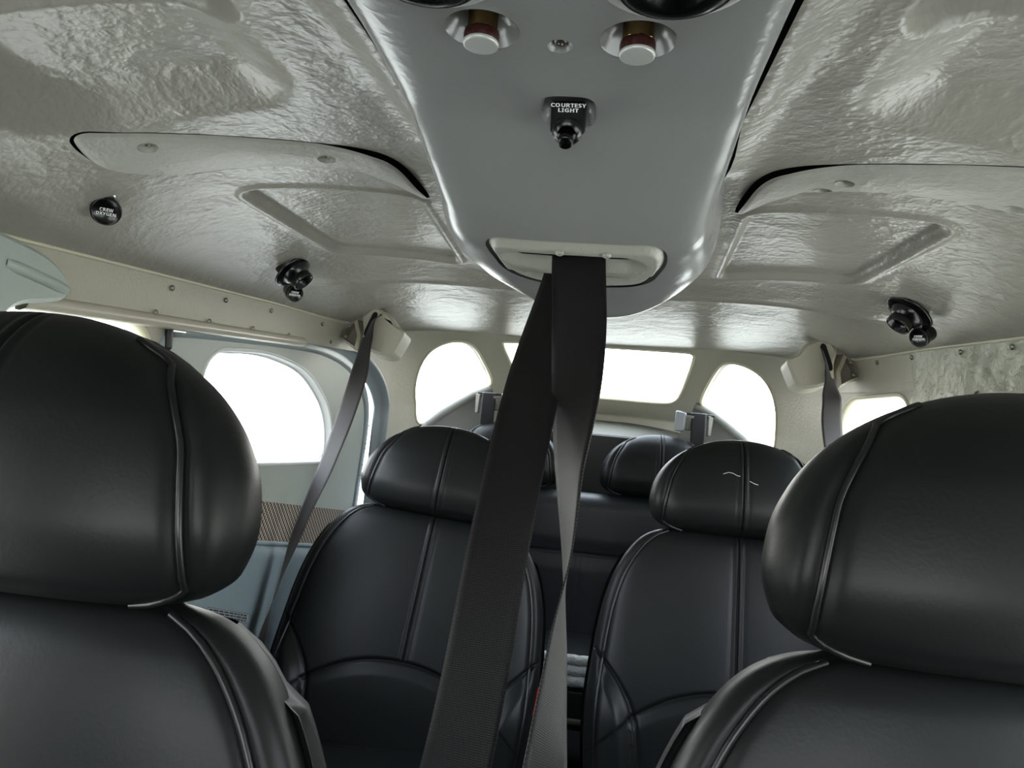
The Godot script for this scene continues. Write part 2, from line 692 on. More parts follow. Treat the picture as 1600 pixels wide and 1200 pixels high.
const HL := 0.197
func head_w(v: float) -> float:
	return itc(v / HL, [0.0, 0.025, 0.07, 0.15, 0.3, 0.45, 0.6, 0.74, 0.86, 0.94, 0.985, 1.0], [0.07, 0.125, 0.152, 0.170, 0.177, 0.173, 0.160, 0.138, 0.106, 0.071, 0.034, 0.001])
func head_f(v: float) -> float:
	return itc(v / HL, [0.0, 0.03, 0.1, 0.3, 0.6, 0.8, 0.92, 0.985, 1.0], [0.006, 0.036, 0.056, 0.066, 0.060, 0.047, 0.030, 0.012, 0.0])
func head_b(v: float) -> float:
	return itc(v / HL, [0.0, 0.03, 0.1, 0.4, 0.8, 0.95, 1.0], [0.006, 0.035, 0.050, 0.056, 0.042, 0.02, 0.0])
func head_seam(v: float) -> float:
	return itc(v / HL, [0.0, 0.1, 0.5, 0.8, 1.0], [0.138, 0.149, 0.138, 0.110, 0.085])
func head_relief(x: float, v: float, w: float) -> float:
	var fade := smoothstep(0.0, 0.012, v) * smoothstep(0.0, 0.006, HL - v)
	var r := -0.0035 * gauss(x, 0.0016) + 0.0012 * gauss(absf(x) - 0.0045, 0.003) - 0.001 * gauss(absf(x) - 0.0095, 0.0022)
	var sx := head_seam(v)
	if sx < w:
		r -= 0.005 * gauss(absf(x) - sx, 0.007)
		r += 0.003 * gauss(absf(x) - sx - 0.017, 0.011) * smoothstep(0.0, 0.01, w - absf(x))
	return r * fade

const BL := 0.455
func back_w(v: float) -> float:
	return itc(v, [-0.06, 0.0, 0.1, 0.2, 0.28, 0.34, 0.38, 0.41, 0.43, 0.445, 0.452, BL], [0.255, 0.269, 0.274, 0.267, 0.257, 0.242, 0.225, 0.206, 0.187, 0.160, 0.127, 0.02])
func back_f(v: float) -> float:
	return itc(v, [-0.06, 0.0, 0.1, 0.25, 0.36, 0.42, 0.444, BL], [0.03, 0.055, 0.062, 0.054, 0.046, 0.038, 0.026, 0.0])
func back_b(v: float) -> float:
	return itc(v, [-0.06, 0.1, 0.4, 0.44, BL], [0.055, 0.06, 0.05, 0.035, 0.0])
func back_arc(x: float) -> float:
	return 0.158 - 0.052 * pow(absf(x) / 0.17, 2.2)
func back_bolster(v: float) -> float:
	# seam between the middle and the side bolster
	return itc(v, [-0.06, 0.0, 0.055, 0.105, 0.145, 0.195, 0.225], [0.158, 0.164, 0.172, 0.184, 0.206, 0.250, 0.285])
func back_relief(x: float, v: float, w: float) -> float:
	var ax := absf(x)
	var fade := smoothstep(0.0, 0.014, BL - v)
	var r := 0.0
	var va := back_arc(ax)
	if v > va - 0.002:
		r += (-0.004 * gauss(ax, 0.0018) + 0.0014 * gauss(ax - 0.005, 0.0032) - 0.0012 * gauss(ax - 0.0105, 0.0024) + 0.003 * (1.0 - exp(-ax / 0.05))) * smoothstep(va - 0.002, va + 0.004, v)
	var bs := back_bolster(v)
	if ax < bs + 0.01:
		r -= 0.006 * gauss(v - va, 0.0035)
		r += 0.005 * smoothstep(0.0, 0.03, va - v)
	if v < 0.225 and bs < w:
		r -= 0.007 * gauss(ax - bs, 0.004)
		r += 0.022 * smoothstep(0.0, 0.04, ax - bs) * smoothstep(0.225, 0.08, v) * smoothstep(0.0, 0.03, w - ax)
	var sx := w - 0.022
	r -= 0.004 * gauss(ax - sx, 0.006)
	return r * fade

var SEAT := {}
func seat_meshes() -> void:
	var vh := []
	for i in 61:
		vh.append(HL * (0.5 - 0.5 * cos(PI * i / 60.0)))
	SEAT.head = cushion(vh, head_w, head_f, head_b, 2.5, head_relief)
	var vb := span(-0.06, 0.40, 260)
	for i in range(1, 31):
		vb.append(0.40 + (BL - 0.40) * sin(PI / 2.0 * i / 30.0))
	SEAT.back = cushion(vb, back_w, back_f, back_b, 3.0, back_relief)
	for sg in [-1, 1]:
		var hp := PackedVector3Array()
		for i in 60:
			var v: float = HL * (0.02 + 0.96 * i / 59.0)
			var w := head_w(v)
			var x: float = head_seam(v)
			if v > HL * 0.93:
				break
			x = minf(x, w * 0.93)
			hp.append(Vector3(sg * x, v, front_z(x, w, head_f(v), 2.5) + head_relief(x, v, w) + 0.0016))
		for i in 16:
			var v: float = HL * (0.93 - 0.5 * i / 15.0)
			var w := head_w(v)
			var x: float = minf(head_seam(v), w * 0.93)
			hp.append(Vector3(sg * x, v, -front_z(x, w, head_b(v), 2.5)))
		SEAT["hp%d" % sg] = tube(hp, 0.0026)
		var bp := PackedVector3Array()
		for i in 70:
			var v: float = -0.05 + 0.496 * i / 69.0
			var w := back_w(v)
			var x := w - 0.022
			bp.append(Vector3(sg * x, v, front_z(x, w, back_f(v), 3.0) + back_relief(x, v, w) + 0.0016))
		SEAT["bp%d" % sg] = tube(bp, 0.0027)
	var vsb := span(-0.05, 0.44, 40)
	SEAT.shell = cushion(vsb, func(v): return back_w(v) + 0.006 if v < 0.40 else back_w(v) - 0.004, func(v): return -0.012, func(v): return back_b(v) + 0.012, 4.0, func(x, v, w): return 0.0)

# recline: seat-back measures into the seat's own
func lean(rec: float, base: Vector3) -> Transform3D:
	return Transform3D(Basis(Vector3(1, 0, 0), -deg_to_rad(rec)), base)

func make_seat(label: String, x: float, d: float, lift: float, rec: float, tilt: float, turn: float) -> Node3D:
	var t := thing("cabin_seat", label, "seat", P(x, -EY, d), "black leather cabin seats")
	t.rotation_degrees = Vector3(0, turn, 0)
	var low := Vector3(0, 0.36 + lift, 0)
	var fr := Transform3D(Basis(Vector3(0, 0, 1), deg_to_rad(tilt)), Vector3.ZERO) * lean(rec, low)
	var b := part("backrest", SEAT.back, M.leather, t)
	b.transform = fr
	for sg in [-1, 1]:
		part("piping", SEAT["bp%d" % sg], M.piping, b)
	var sh := part("back_shell", SEAT.shell, M.shell, t)
	sh.transform = fr
	var hd := part("headrest", SEAT.head, M.leather, t)
	hd.transform = fr * Transform3D(Basis.IDENTITY, Vector3(0, 0.445, 0.006))
	for sg in [-1, 1]:
		part("piping", SEAT["hp%d" % sg], M.piping, hd)
	for sg in [-1, 1]:
		var po := part("headrest_post", tube(PackedVector3Array([Vector3(sg * 0.06, 0.40, -0.01), Vector3(sg * 0.06, 0.48, -0.01)]), 0.006), M.chrome, t)
		po.transform = fr
	var cu := part("seat_cushion", rbox(Vector3(0.50, 0.13, 0.48), 0.05, 5), M.leather, t)
	cu.position = Vector3(0, 0.31 + lift, 0.25)
	var ba := part("base_frame", rbox(Vector3(0.44, 0.05, 0.44), 0.015, 2), M.dark, t)
	ba.position = Vector3(0, 0.225 + lift, 0.24)
	for sx in [-1, 1]:
		for sz in [0.05, 0.43]:
			part("leg", tube(PackedVector3Array([Vector3(sx * 0.19, 0.0, sz), Vector3(sx * 0.19, 0.22 + lift, sz)]), 0.014), M.dark, t)
	return t

# ------------------------------------------------------------------ the console overhead
func pod_w(d: float) -> float:
	return itc(d, [0.0, 0.60, 0.66, 0.72, 0.76, 0.80, 0.84, 0.87, 0.89, 0.900], [0.116, 0.117, 0.124, 0.132, 0.132, 0.124, 0.103, 0.074, 0.042, 0.001])
func pod_b(d: float) -> float:
	return itc(d, [0.0, 0.30, 0.36, 0.42, 0.48, 0.52, 0.56, 0.60, 0.64, 0.68, 0.72, 0.76, 0.80, 0.85, 0.885, 0.900], [0.196, 0.189, 0.1865, 0.183, 0.1765, 0.163, 0.146, 0.127, 0.1115, 0.1055, 0.0995, 0.0935, 0.087, 0.0785, 0.082, 0.11])
func pod_x0(d: float) -> float:
	return 0.01 + 0.020 * smoothstep(0.68, 0.90, d)
func pod_top(d: float) -> float:
	return itc(d, [0.0, 0.58, 0.70, 0.900], [0.203, 0.203, 0.195, 0.18])
# s in -1..1 across
func pod(s: float, d: float) -> Vector3:
	var n := itp(d, [0.4, 0.55, 0.65, 0.75, 0.89], [3.6, 4.6, 4.2, 3.2, 2.4])
	var top := pod_top(d)
	var y: float = top - (top - pod_b(d)) * pow(max(0.0, 1.0 - pow(absf(s), n)), 1.0 / n)
	return P(pod_x0(d) + s * pod_w(d), y, d)
func pod_at(x: float, d: float) -> Vector3:
	return pod((x - pod_x0(d)) / pod_w(d), d)
func pod_n(x: float, d: float) -> Vector3:
	var a := pod_at(x + 0.003, d) - pod_at(x - 0.003, d)
	var b := pod_at(x, d + 0.003) - pod_at(x, d - 0.003)
	var n := a.cross(b).normalized()
	return n if n.y < 0 else -n
# outline given in (x, d) turned into (s, d)
func pod_poly(p: PackedVector2Array) -> PackedVector2Array:
	var r := PackedVector2Array()
	for q in p:
		r.append(Vector2((q.x - pod_x0(q.y)) / pod_w(q.y), q.y))
	return r

func letters(text: String, height: float, at: Transform3D, parent: Node, mtl: Material, depth := 0.0004) -> void:
	var f := SystemFont.new()
	f.font_names = PackedStringArray(["Droid Sans"])
	f.font_weight = 700
	var tm := TextMesh.new()
	tm.text = text
	tm.font = f
	tm.font_size = 32
	tm.pixel_size = height / 24.0
	tm.depth = depth
	tm.line_spacing = -8.0
	tm.curve_step = 1.0
	var o := part("lettering", tm, mtl, parent)
	o.transform = at

func screw_mesh(r: float) -> ArrayMesh:
	return lathe([[r, 0.0], [r * 0.95, r * 0.35], [r * 0.6, r * 0.6], [r * 0.28, r * 0.62], [r * 0.22, r * 0.2], [0.0, r * 0.2]], 12)

# ------------------------------------------------------------------ build
func _ready() -> void:
	# camera
	var cam := Camera3D.new()
	cam.name = "camera"
	cam.position = P(0.05, 0, 0)
	cam.rotation_order = EULER_ORDER_YXZ
	cam.rotation_degrees = Vector3(-0.37, 7.4, 4.6)
	cam.fov = 2.0 * rad_to_deg(atan(600.0 / 1155.0))
	cam.near = 0.02
	cam.current = true
	add_child(cam)
	# sky: bright overcast haze
	var sky_m := ProceduralSkyMaterial.new()
	sky_m.sky_top_color = Color(0.90, 0.95, 1.0)
	sky_m.sky_horizon_color = Color(1.0, 0.985, 0.94)
	sky_m.ground_bottom_color = Color(0.80, 0.79, 0.74)
	sky_m.ground_horizon_color = Color(0.95, 0.94, 0.90)
	sky_m.sky_energy_multiplier = 1.0
	sky_m.ground_energy_multiplier = 1.0
	var sky := Sky.new()
	sky.sky_material = sky_m
	var env := Environment.new()
	env.background_mode = Environment.BG_SKY
	env.sky = sky
	env.background_energy_multiplier = 6.5
	env.tonemap_mode = Environment.TONE_MAPPER_LINEAR
	env.tonemap_exposure = 1.7
	env.sdfgi_enabled = true
	env.ssao_enabled = true
	env.ssil_enabled = true
	var we := WorldEnvironment.new()
	we.environment = env
	add_child(we)

	TRAP = rounded(v2([[0.375, 0.775], [0.38, 1.10], [0.212, 1.225], [0.188, 0.835]]), 0.03)
	make_materials()
	seat_meshes()
	build_hull()
	build_ceiling()
	build_door()
	build_console()
	build_seats()
	build_belts()
	build_fittings()
	build_outside()

func build_hull() -> void:
	var LWIN := rounded(v2([[0.12, 0.035], [0.935, 0.038], [0.945, -0.36], [0.05, -0.36]]), 0.06)
	var OPEN := rounded(v2([[0.958, 0.046], [1.955, 0.046], [1.955, -0.85], [0.958, -0.85]]), 0.10, 12)
	var OPEN2 := rounded(v2([[0.958, 0.050], [1.80, 0.050], [1.945, -0.04], [1.955, -0.85], [0.958, -0.85]]), 0.09, 10)
	var R1 := rounded(v2([[0.12, 0.030], [1.135, 0.026], [1.10, -0.36], [0.05, -0.36]]), 0.07, 8)
	var R2 := rounded(v2([[1.352, 0.030], [1.73, 0.014], [1.79, -0.20], [1.345, -0.22]]), 0.085, 8)
	var to_a := func(p: Array) -> PackedVector2Array:
		var r := PackedVector2Array()
		for e in p:
			# bearing from the tail axis in degrees, height
			r.append(Vector2(1.8 + 0.9 * (90.0 - absf(e[0])) / 90.0, e[1]))
		return r
	var QL: PackedVector2Array = chaikin(to_a.call([[-64.6, -0.066], [-62.6, -0.004], [-58.0, 0.051], [-52.8, 0.080], [-46.9, 0.098], [-41.3, 0.099], [-38.7, 0.080], [-36.8, 0.042], [-34.8, -0.003], [-35.5, -0.029], [-42.1, -0.058], [-48.5, -0.09], [-54.6, -0.123], [-59.9, -0.160], [-63.3, -0.152]]), 2)
	var QR: PackedVector2Array = chaikin(to_a.call([[36.8, -0.034], [37.1, 0.004], [38.7, 0.055], [40.6, 0.092], [44.4, 0.096], [49.4, 0.087], [56.1, 0.060], [61.9, 0.010], [65.1, -0.052], [66.0, -0.140], [60.4, -0.157], [51.7, -0.116], [43.7, -0.078]]), 2)
	# walls
	var B := span(-EY, -0.42, 14)
	B.append_array(span(-0.40, 0.15, 70))
	var wl := setting("wall_left", "grey moulded side wall with the cargo door opening")
	part("lining", patch(hull_in(-1), span(-0.62, 2.03, 240), B, [LWIN, OPEN2]), M.wall, wl)
	part("outer_skin", patch(hull_out(-1), span(-0.62, 2.03, 240), B, [LWIN, OPEN2]), M.outer, wl)
	var wr := setting("wall_right", "grey moulded side wall with two windows")
	part("lining", patch(hull_in(1), span(-0.62, 2.03, 240), B, [R1, R2]), M.wall, wr)
	part("outer_skin", patch(hull_out(1), span(-0.62, 2.03, 240), B, [R1, R2]), M.outer, wr)
	# tail end: a runs from the left side round to the right
	var RW := PackedVector2Array()
	for e in [[-29.6, 0.108], [-28.4, 0.112], [0.1, 0.120], [28.4, 0.119], [30.4, 0.115], [31.0, 0.105], [29.4, -0.003], [27.9, -0.030], [24.4, -0.040], [4.2, -0.040], [-21.3, -0.040], [-24.4, -0.030], [-27.3, 0.056]]:
		RW.append(Vector2(e[0] / 90.0, e[1]))
	RW = chaikin(RW, 2)
	var tail := func(a, h): return hull(2.7 - 0.9 * absf(a), h, -1.0 if a < 0 else 1.0)
	var tail_out := func(a, h): return hull(2.7 - 0.9 * absf(a), h, -1.0 if a < 0 else 1.0, 0.024)
	var qa := func(p: PackedVector2Array, sg: float) -> PackedVector2Array:
		var r := PackedVector2Array()
		for q in p:
			r.append(Vector2(sg * (2.7 - q.x) / 0.9, q.y))
		return r
	var QL2: PackedVector2Array = qa.call(QL, -1.0)
	var QR2: PackedVector2Array = qa.call(QR, 1.0)
	var Bt := span(-EY, -0.22, 10)
	Bt.append_array(span(-0.20, 0.15, 80))
	var wb := setting("wall_rear", "grey tail wall with wrap-round rear windows")
	part("lining", patch(tail, span(-0.745, 0.745, 260), Bt, [QL2, QR2, RW]), M.wall, wb)
	part("outer_skin", patch(tail_out, span(-0.745, 0.745, 260), Bt, [QL2, QR2, RW]), M.outer, wb)
	window_in("window_1", "front door window beside the near black headrest and oxygen cap", hull_in(-1), LWIN, -1)
	window_in("window_2", "side window behind the near seat, nearest the crinkled vinyl panel", hull_in(1), R1, 1)
	window_in("window_3", "small rounded side window beside the hanging brown belt", hull_in(1), R2, 1)
	window_in("window_4", "arched corner window nearest the cargo door", tail, QL2, -1, 0.02)
	window_in("window_5", "arched corner window on the side away from the cargo door", tail, QR2, 1, 0.02)
	window_in("window_6", "wide rear window across the tail", tail, RW, 1, 0.02)
	# rim of the cargo opening with rivets
	var rim := setting("trim_1", "blue-grey metal rim of the cargo opening with rivets")
	var f := hull_in(-1)
	var pts := PackedVector3Array()
	var ups := PackedVector3Array()
	for q in OPEN2:
		pts.append(f.call(q.x, q.y))
		var da: Vector3 = f.call(q.x + 0.002, q.y) - f.call(q.x - 0.002, q.y)
		ups.append(Vector3(-da.z, 0, da.x).normalized())
	for i in ups.size():
		if ups[i].dot(P(0, -0.3, 1.4) - pts[i]) < 0:
			ups[i] = -ups[i]
	var sgn := 1.0 if (pts[1] - pts[0]).cross(ups[0]).dot(P(-0.57, -0.4, 1.45) - pts[0]) > 0 else -1.0
	var prof := PackedVector2Array()
	for e in [[-0.012, 0.0], [-0.010, 0.004], [-0.004, 0.005], [0.001, 0.003], [0.004, -0.012], [0.006, -0.018], [0.030, -0.020], [0.032, -0.026], [0.004, -0.04], [-0.012, -0.04]]:
		prof.append(Vector2(e[0] * sgn, e[1]))
	part("rim", sweep(pts, ups, prof, true), M.frame, rim)
	var rv := screw_mesh(0.0045)
	for h in [-0.10, -0.145, -0.185, -0.198, -0.24, -0.28]:
		var p: Vector3 = f.call(1.943, h)
		var u := Vector3(0.97, 0, 0.24)
		part("rivet", rv, M.frame, rim).transform = aim(p - u * 0.0195, u)
	# front: bulkhead with windscreen, out of view behind the camera
	var WS := rounded(v2([[-0.50, 0.16], [-0.03, 0.19], [-0.03, -0.16], [-0.52, -0.16]]), 0.06)
	var WS2 := PackedVector2Array()
	for q in WS:
		WS2.append(Vector2(-q.x, q.y))
	var fw := setting("wall_front", "bulkhead below the windscreen")
	var ff := func(x, h): return P(x, h, -0.60 - 0.25 * min(0.0, h - 0.2) * 0.4)
	part("lining", patch(ff, span(-0.62, 0.62, 80), span(-EY, 0.26, 80), [WS, WS2]), M.dark, fw)
	window_in("window_7", "windscreen half on the door side", ff, WS, -1)
	window_in("window_8", "windscreen half on the far side", ff, WS2, 1)
	# instrument panel under the windscreen, behind the camera
	var ip := thing("instrument_panel", "black instrument panel with a padded glare shield under the windscreen", "instrument panel", P(0, -EY, -0.36))
	part("panel_body", rbox(Vector3(1.10, 0.55, 0.22), 0.03, 3), M.dark, ip).position = Vector3(0, 0.61, 0.0)
	part("glare_shield", rbox(Vector3(1.12, 0.05, 0.34), 0.02, 3), M.dark, ip).position = Vector3(0, 0.895, 0.0)
	var nose := thing("engine_cowling", "white engine cowling ahead of the windscreen", "cowling", P(0, -0.68, -1.35))
	part("cowl", rbox(Vector3(1.0, 0.9, 1.40), 0.2, 5), M.outer, nose).position = Vector3(0, 0.03, 0)
	# floor
	var fl := setting("floor", "dark carpeted cabin floor")
	var fb := part("carpet", rbox(Vector3(1.26, 0.05, 3.4), 0.01, 2), M.carpet, fl)
	fb.position = Vector3(0, -0.025, -1.05)
	# baggage bulkhead and the padded arch under the rear windows
	var bb := thing("baggage_panel", "dark grey baggage panel standing behind the rear bench", "panel", P(0, -EY, 2.42))
	part("panel_board", plate(rounded(v2([[-0.36, 0.0], [0.36, 0.0], [0.36, 0.92], [0.30, 0.945], [-0.30, 0.945], [-0.36, 0.92]]), 0.02), 0.02, 0.004), M.shell, bb)
	part("top_ledge", patch(func(x, t): return Vector3(x, 0.945 + 0.045 * t - 0.01 * t * t, -0.21 * t), span(-0.34, 0.34, 20), span(0, 1, 6)), M.bulk, bb)
	for sg in [-1.0, 1.0]:
		var ar := thing("padded_arch", "grey padded arch under the corner window %s" % ("nearest the cargo door" if sg < 0 else "away from the cargo door"), "panel", P(sg * 0.36, -EY, 2.3), "padded arches under the corner windows")
		# follows the slanting sill of the corner window
		var poly: Array = [[35.5, -0.036], [42.1, -0.062], [48.5, -0.094], [54.6, -0.128], [60.0, -0.168], [66.0, -0.22]]
		var pa := PackedVector3Array()
		var up2 := PackedVector3Array()
		for e in poly:
			var q := hull(2.7 - 0.9 * e[0] / 90.0, e[1], sg)
			pa.append(q - ar.position)
			up2.append((P(0, -0.1, 1.6) - q).normalized())
		var pr := PackedVector2Array()
		for e in [[-0.012, 0.0], [-0.010, 0.014], [0.0, 0.02], [0.010, 0.016], [0.016, 0.012], [0.10, 0.020], [0.17, 0.016], [0.175, 0.0]]:
			pr.append(Vector2(e[0] * sg, e[1]))
		part("padding", sweep(pa, up2, pr, false), M.bulk, ar)

func build_ceiling() -> void:
	var c := setting("ceiling", "grey vinyl headliner with moulded hollows and ribs")
	var STR := []
	var outline := chaikin(v2([[0.424, 0.572], [0.440, 0.61], [0.442, 0.668], [0.405, 0.712], [0.36, 0.718], [0.29, 0.728], [0.222, 0.752], [0.196, 0.80], [0.180, 0.848], [0.172, 0.845], [0.170, 0.79], [0.174, 0.72], [0.196, 0.688], [0.25, 0.668], [0.32, 0.640], [0.39, 0.598]]), 3)
	for sg in [-1.0, 1.0]:
		var p := PackedVector2Array()
		for q in outline:
			p.append(Vector2(q.x * sg, q.y))
		STR.append(p)
	var podhole := v2([[-0.111, 0.0], [0.131, 0.0], [0.132, 0.56], [0.140, 0.64], [0.144, 0.72], [0.130, 0.80], [-0.090, 0.80], [-0.120, 0.72], [-0.119, 0.64], [-0.112, 0.56]])
	var A := span(-0.56, 0.56, 360)
	var Bc := span(0.0, 2.3, 700)
	var mesh := patch(ceil_p, A, Bc, [STR[0], STR[1], podhole])
	part("headliner", mesh, M.liner, c)
	# front end of the roof and its outer skin
	part("insulation", patch(func(x, d): return P(x, hc(d) + 0.034 - (hc(d) - 0.1) * pow(absf(x) / 0.56, 4.0), d), span(-0.55, 0.55, 30), span(0.0, 1.75, 30)), M.dark, c)
	part("roof_front", patch(func(x, d): return P(x, 0.217 - 0.117 * pow(absf(x) / 0.56, 4.0), d), span(-0.56, 0.56, 40), span(-0.62, 0.0, 10)), M.liner, c)
	part("outer_skin", patch(func(x, d): return P(x, 0.29 - 0.14 * pow(absf(x) / 0.64, 4.0), d), span(-0.64, 0.64, 40), span(-0.70, 2.36, 30), [], v2([[-0.64, -0.70], [0.64, -0.70], [0.64, 1.8], [0.55, 2.05], [0.36, 2.25], [0.0, 2.34], [-0.36, 2.25], [-0.55, 2.05], [-0.64, 1.8]])), M.outer, c)
	var rw := PackedVector3Array()
	for i in 90:
		rw.append(ceil_p(-0.54 + 1.08 * i / 89.0, 2.285) + Vector3(0, -0.0015, 0))
	part("welt", tube(rw, 0.0026), M.trim, c)
	# cover strips with their screws
	for k in 2:
		var sg := -1.0 if k == 0 else 1.0
		var inset := PackedVector2Array()
		var src: PackedVector2Array = STR[k]
		var n := src.size()
		var cw := Geometry2D.is_polygon_clockwise(src)
		for i in n:
			var t := (src[(i + 1) % n] - src[(i + n - 1) % n]).normalized()
			var nn := Vector2(t.y, -t.x) * (1.0 if cw else -1.0)
			inset.append(src[i] + nn * 0.0034)
		var holes := []
		var spots := [[0.386, 0.630], [0.244, 0.702]] if k == 0 else [[0.248, 0.706], [0.388, 0.694], [0.236, 0.733]]
		for s in spots:
			holes.append(circle2(Vector2(s[0] * sg, s[1]), 0.0085, 0.0085, 20))
		var f := func(x, d):
			var e := -sdf(Vector2(x, d), inset)
			var ax := absf(x)
			var df := itp(ax, [0.172, 0.196, 0.25, 0.32, 0.39, 0.424, 0.44], [0.73, 0.688, 0.668, 0.640, 0.598, 0.575, 0.60])
			var dr := itp(ax, [0.18, 0.196, 0.222, 0.29, 0.36, 0.405, 0.442], [0.848, 0.80, 0.752, 0.728, 0.718, 0.712, 0.668])
			var t := clampf((d - df) / maxf(dr - df, 0.02), 0.0, 1.0)
			var y := lerpf(-0.0004 - 0.006 * smoothstep(0.25, 0.175, ax), -0.0018, t) - 0.004 * sin(PI * t)
			return P(x, ceil_h(x, d) + y + 0.0015 * (1.0 - smoothstep(0.0, 0.003, e)), d)
		var st := setting("trim_%d" % (2 + k), "curved vinyl cover strip across the headliner on the %s side" % ("cargo door" if k == 0 else "far"))
		part("strip", patch(f, span(0.168 * sg, 0.446 * sg, 140), span(0.565, 0.85, 110), holes, inset), M.strip, st)
		for s in spots:
			var p: Vector3 = f.call(s[0] * sg, s[1])
			var nrm: Vector3 = ((f.call(s[0] * sg + 0.01, s[1]) - f.call(s[0] * sg - 0.01, s[1])) as Vector3).cross(f.call(s[0] * sg, s[1] + 0.01) - f.call(s[0] * sg, s[1] - 0.01)).normalized()
			if nrm.y > 0:
				nrm = -nrm
			var sc := part("screw_well", lathe([[0.0088, 0.0005], [0.0082, -0.001], [0.0062, -0.006], [0.0, -0.006]], 20), M.strip, st)
			sc.transform = aim(p, nrm)
			var s2 := part("screw", screw_mesh(0.005), M.screw, sc)
			s2.position.y = -0.006
	# vinyl side strips below the headliner
	for sg in [-1.0, 1.0]:
		var f2 := func(d, t):
			return P(sg * (0.5575 + 0.005 * t + 0.003 * sin(t * PI)), 0.101 - (0.058 if sg < 0 else 0.066) * t - 0.006 * smoothstep(1.2, 1.7, d), d)
		var tr := setting("trim_%d" % (4 if sg < 0 else 5), "vinyl side strip with a row of screws %s" % ("above the cargo door" if sg < 0 else "above the small window"))
		part("strip", patch(f2, span(0.0 if sg < 0 else 1.335, 1.80, 120), span(-0.12, 1.0, 14)), M.trim, tr)
		if sg > 0:
			var f3 := func(d, t):
				var w := 0.002 * sin(d * 61.0 + t * 5.0) + 0.0015 * sin(d * 133.0 - t * 7.0)
				return P(0.557 + 0.013 * t + w * 0.6, 0.102 - lerpf(0.066, 0.36, smoothstep(1.13, 1.19, d)) * t, d)
			part("crinkled_flap", patch(f3, span(0.0, 1.34, 160), span(-0.06, 1.0, 20)), M.vinyl, tr, "crinkled green-grey vinyl flap")
		var pb := PackedVector3Array()
		for i in 80:
			var d := 0.05 + 1.62 * i / 79.0
			pb.append(f2.call(d, -0.02) + Vector3(-sg * 0.0015, 0, 0))
		part("welt", tube(pb, 0.0022), M.bead, tr)
		var spots2 := []
		if sg < 0:
			spots2 = [[0.955, 0.22], [1.10, 0.22], [1.26, 0.22], [1.50, 0.22], [0.925, 0.86], [1.06, 0.86], [1.20, 0.86], [1.345, 0.86], [1.56, 0.8]]
		else:
			spots2 = [[1.02, 0.13], [1.16, 0.13], [1.335, 0.13], [1.50, 0.13]]
		for s in spots2:
			part("screw", screw_mesh(0.0042), M.screw, tr).transform = aim(f2.call(s[0], s[1]) + Vector3(-sg * 0.0025, 0, 0), Vector3(-sg, -0.2, 0.1))
	# bright metal rail under the strip above the cargo door
	var rail := setting("trim_6", "bright metal rail along the top of the cargo door")
	var rp := PackedVector3Array()
	for i in 30:
		rp.append(P(-0.5665, 0.040, 0.70 + 0.72 * i / 29.0))
	var ru := PackedVector3Array()
	for i in 30:
		ru.append(Vector3(1, 0, 0))
	part("rail", sweep(rp, ru, v2([[-0.010, -0.004], [-0.010, 0.004], [-0.006, 0.010], [0.0, 0.012], [0.006, 0.009], [0.009, 0.002], [0.009, -0.004]]), false), M.railing, rail)
	# moulded cover over the front door post
	var pc := setting("trim_7", "smooth grey moulded door post cover with a raised ridge")
	var poly := chaikin(v2([[0.30, 0.13], [0.56, 0.118], [0.645, 0.104], [0.70, 0.094], [0.728, 0.082], [0.745, 0.064], [0.741, 0.047], [0.712, 0.041], [0.675, 0.036], [0.655, 0.020], [0.64, -0.03], [0.60, -0.10], [0.30, -0.12]]), 2)
	var pm := part("cover", plate(poly, 0.02, 0.005), M.door, pc)
	# plate's own axes: x along d, y up, z into the cabin
	pm.transform = Transform3D(Basis(Vector3(0, 0, -1), Vector3(0, 1, 0), Vector3(1, 0, 0)), Vector3(-0.562, EY, 0))
	var rg := PackedVector3Array()
	for i in 20:
		var t := i / 19.0
		rg.append(Vector3(0.655 + 0.082 * t, 0.074 - 0.016 * t, 0.0195 - 0.004 * pow(2 * t - 1, 4)))
	part("ridge", tube(rg, 0.0065, false, 12), M.door, pm)

func door_x(d: float, h: float) -> float:
	return -(side_x(h) + 0.010 + 0.012 * smoothstep(1.0, 1.9, d))

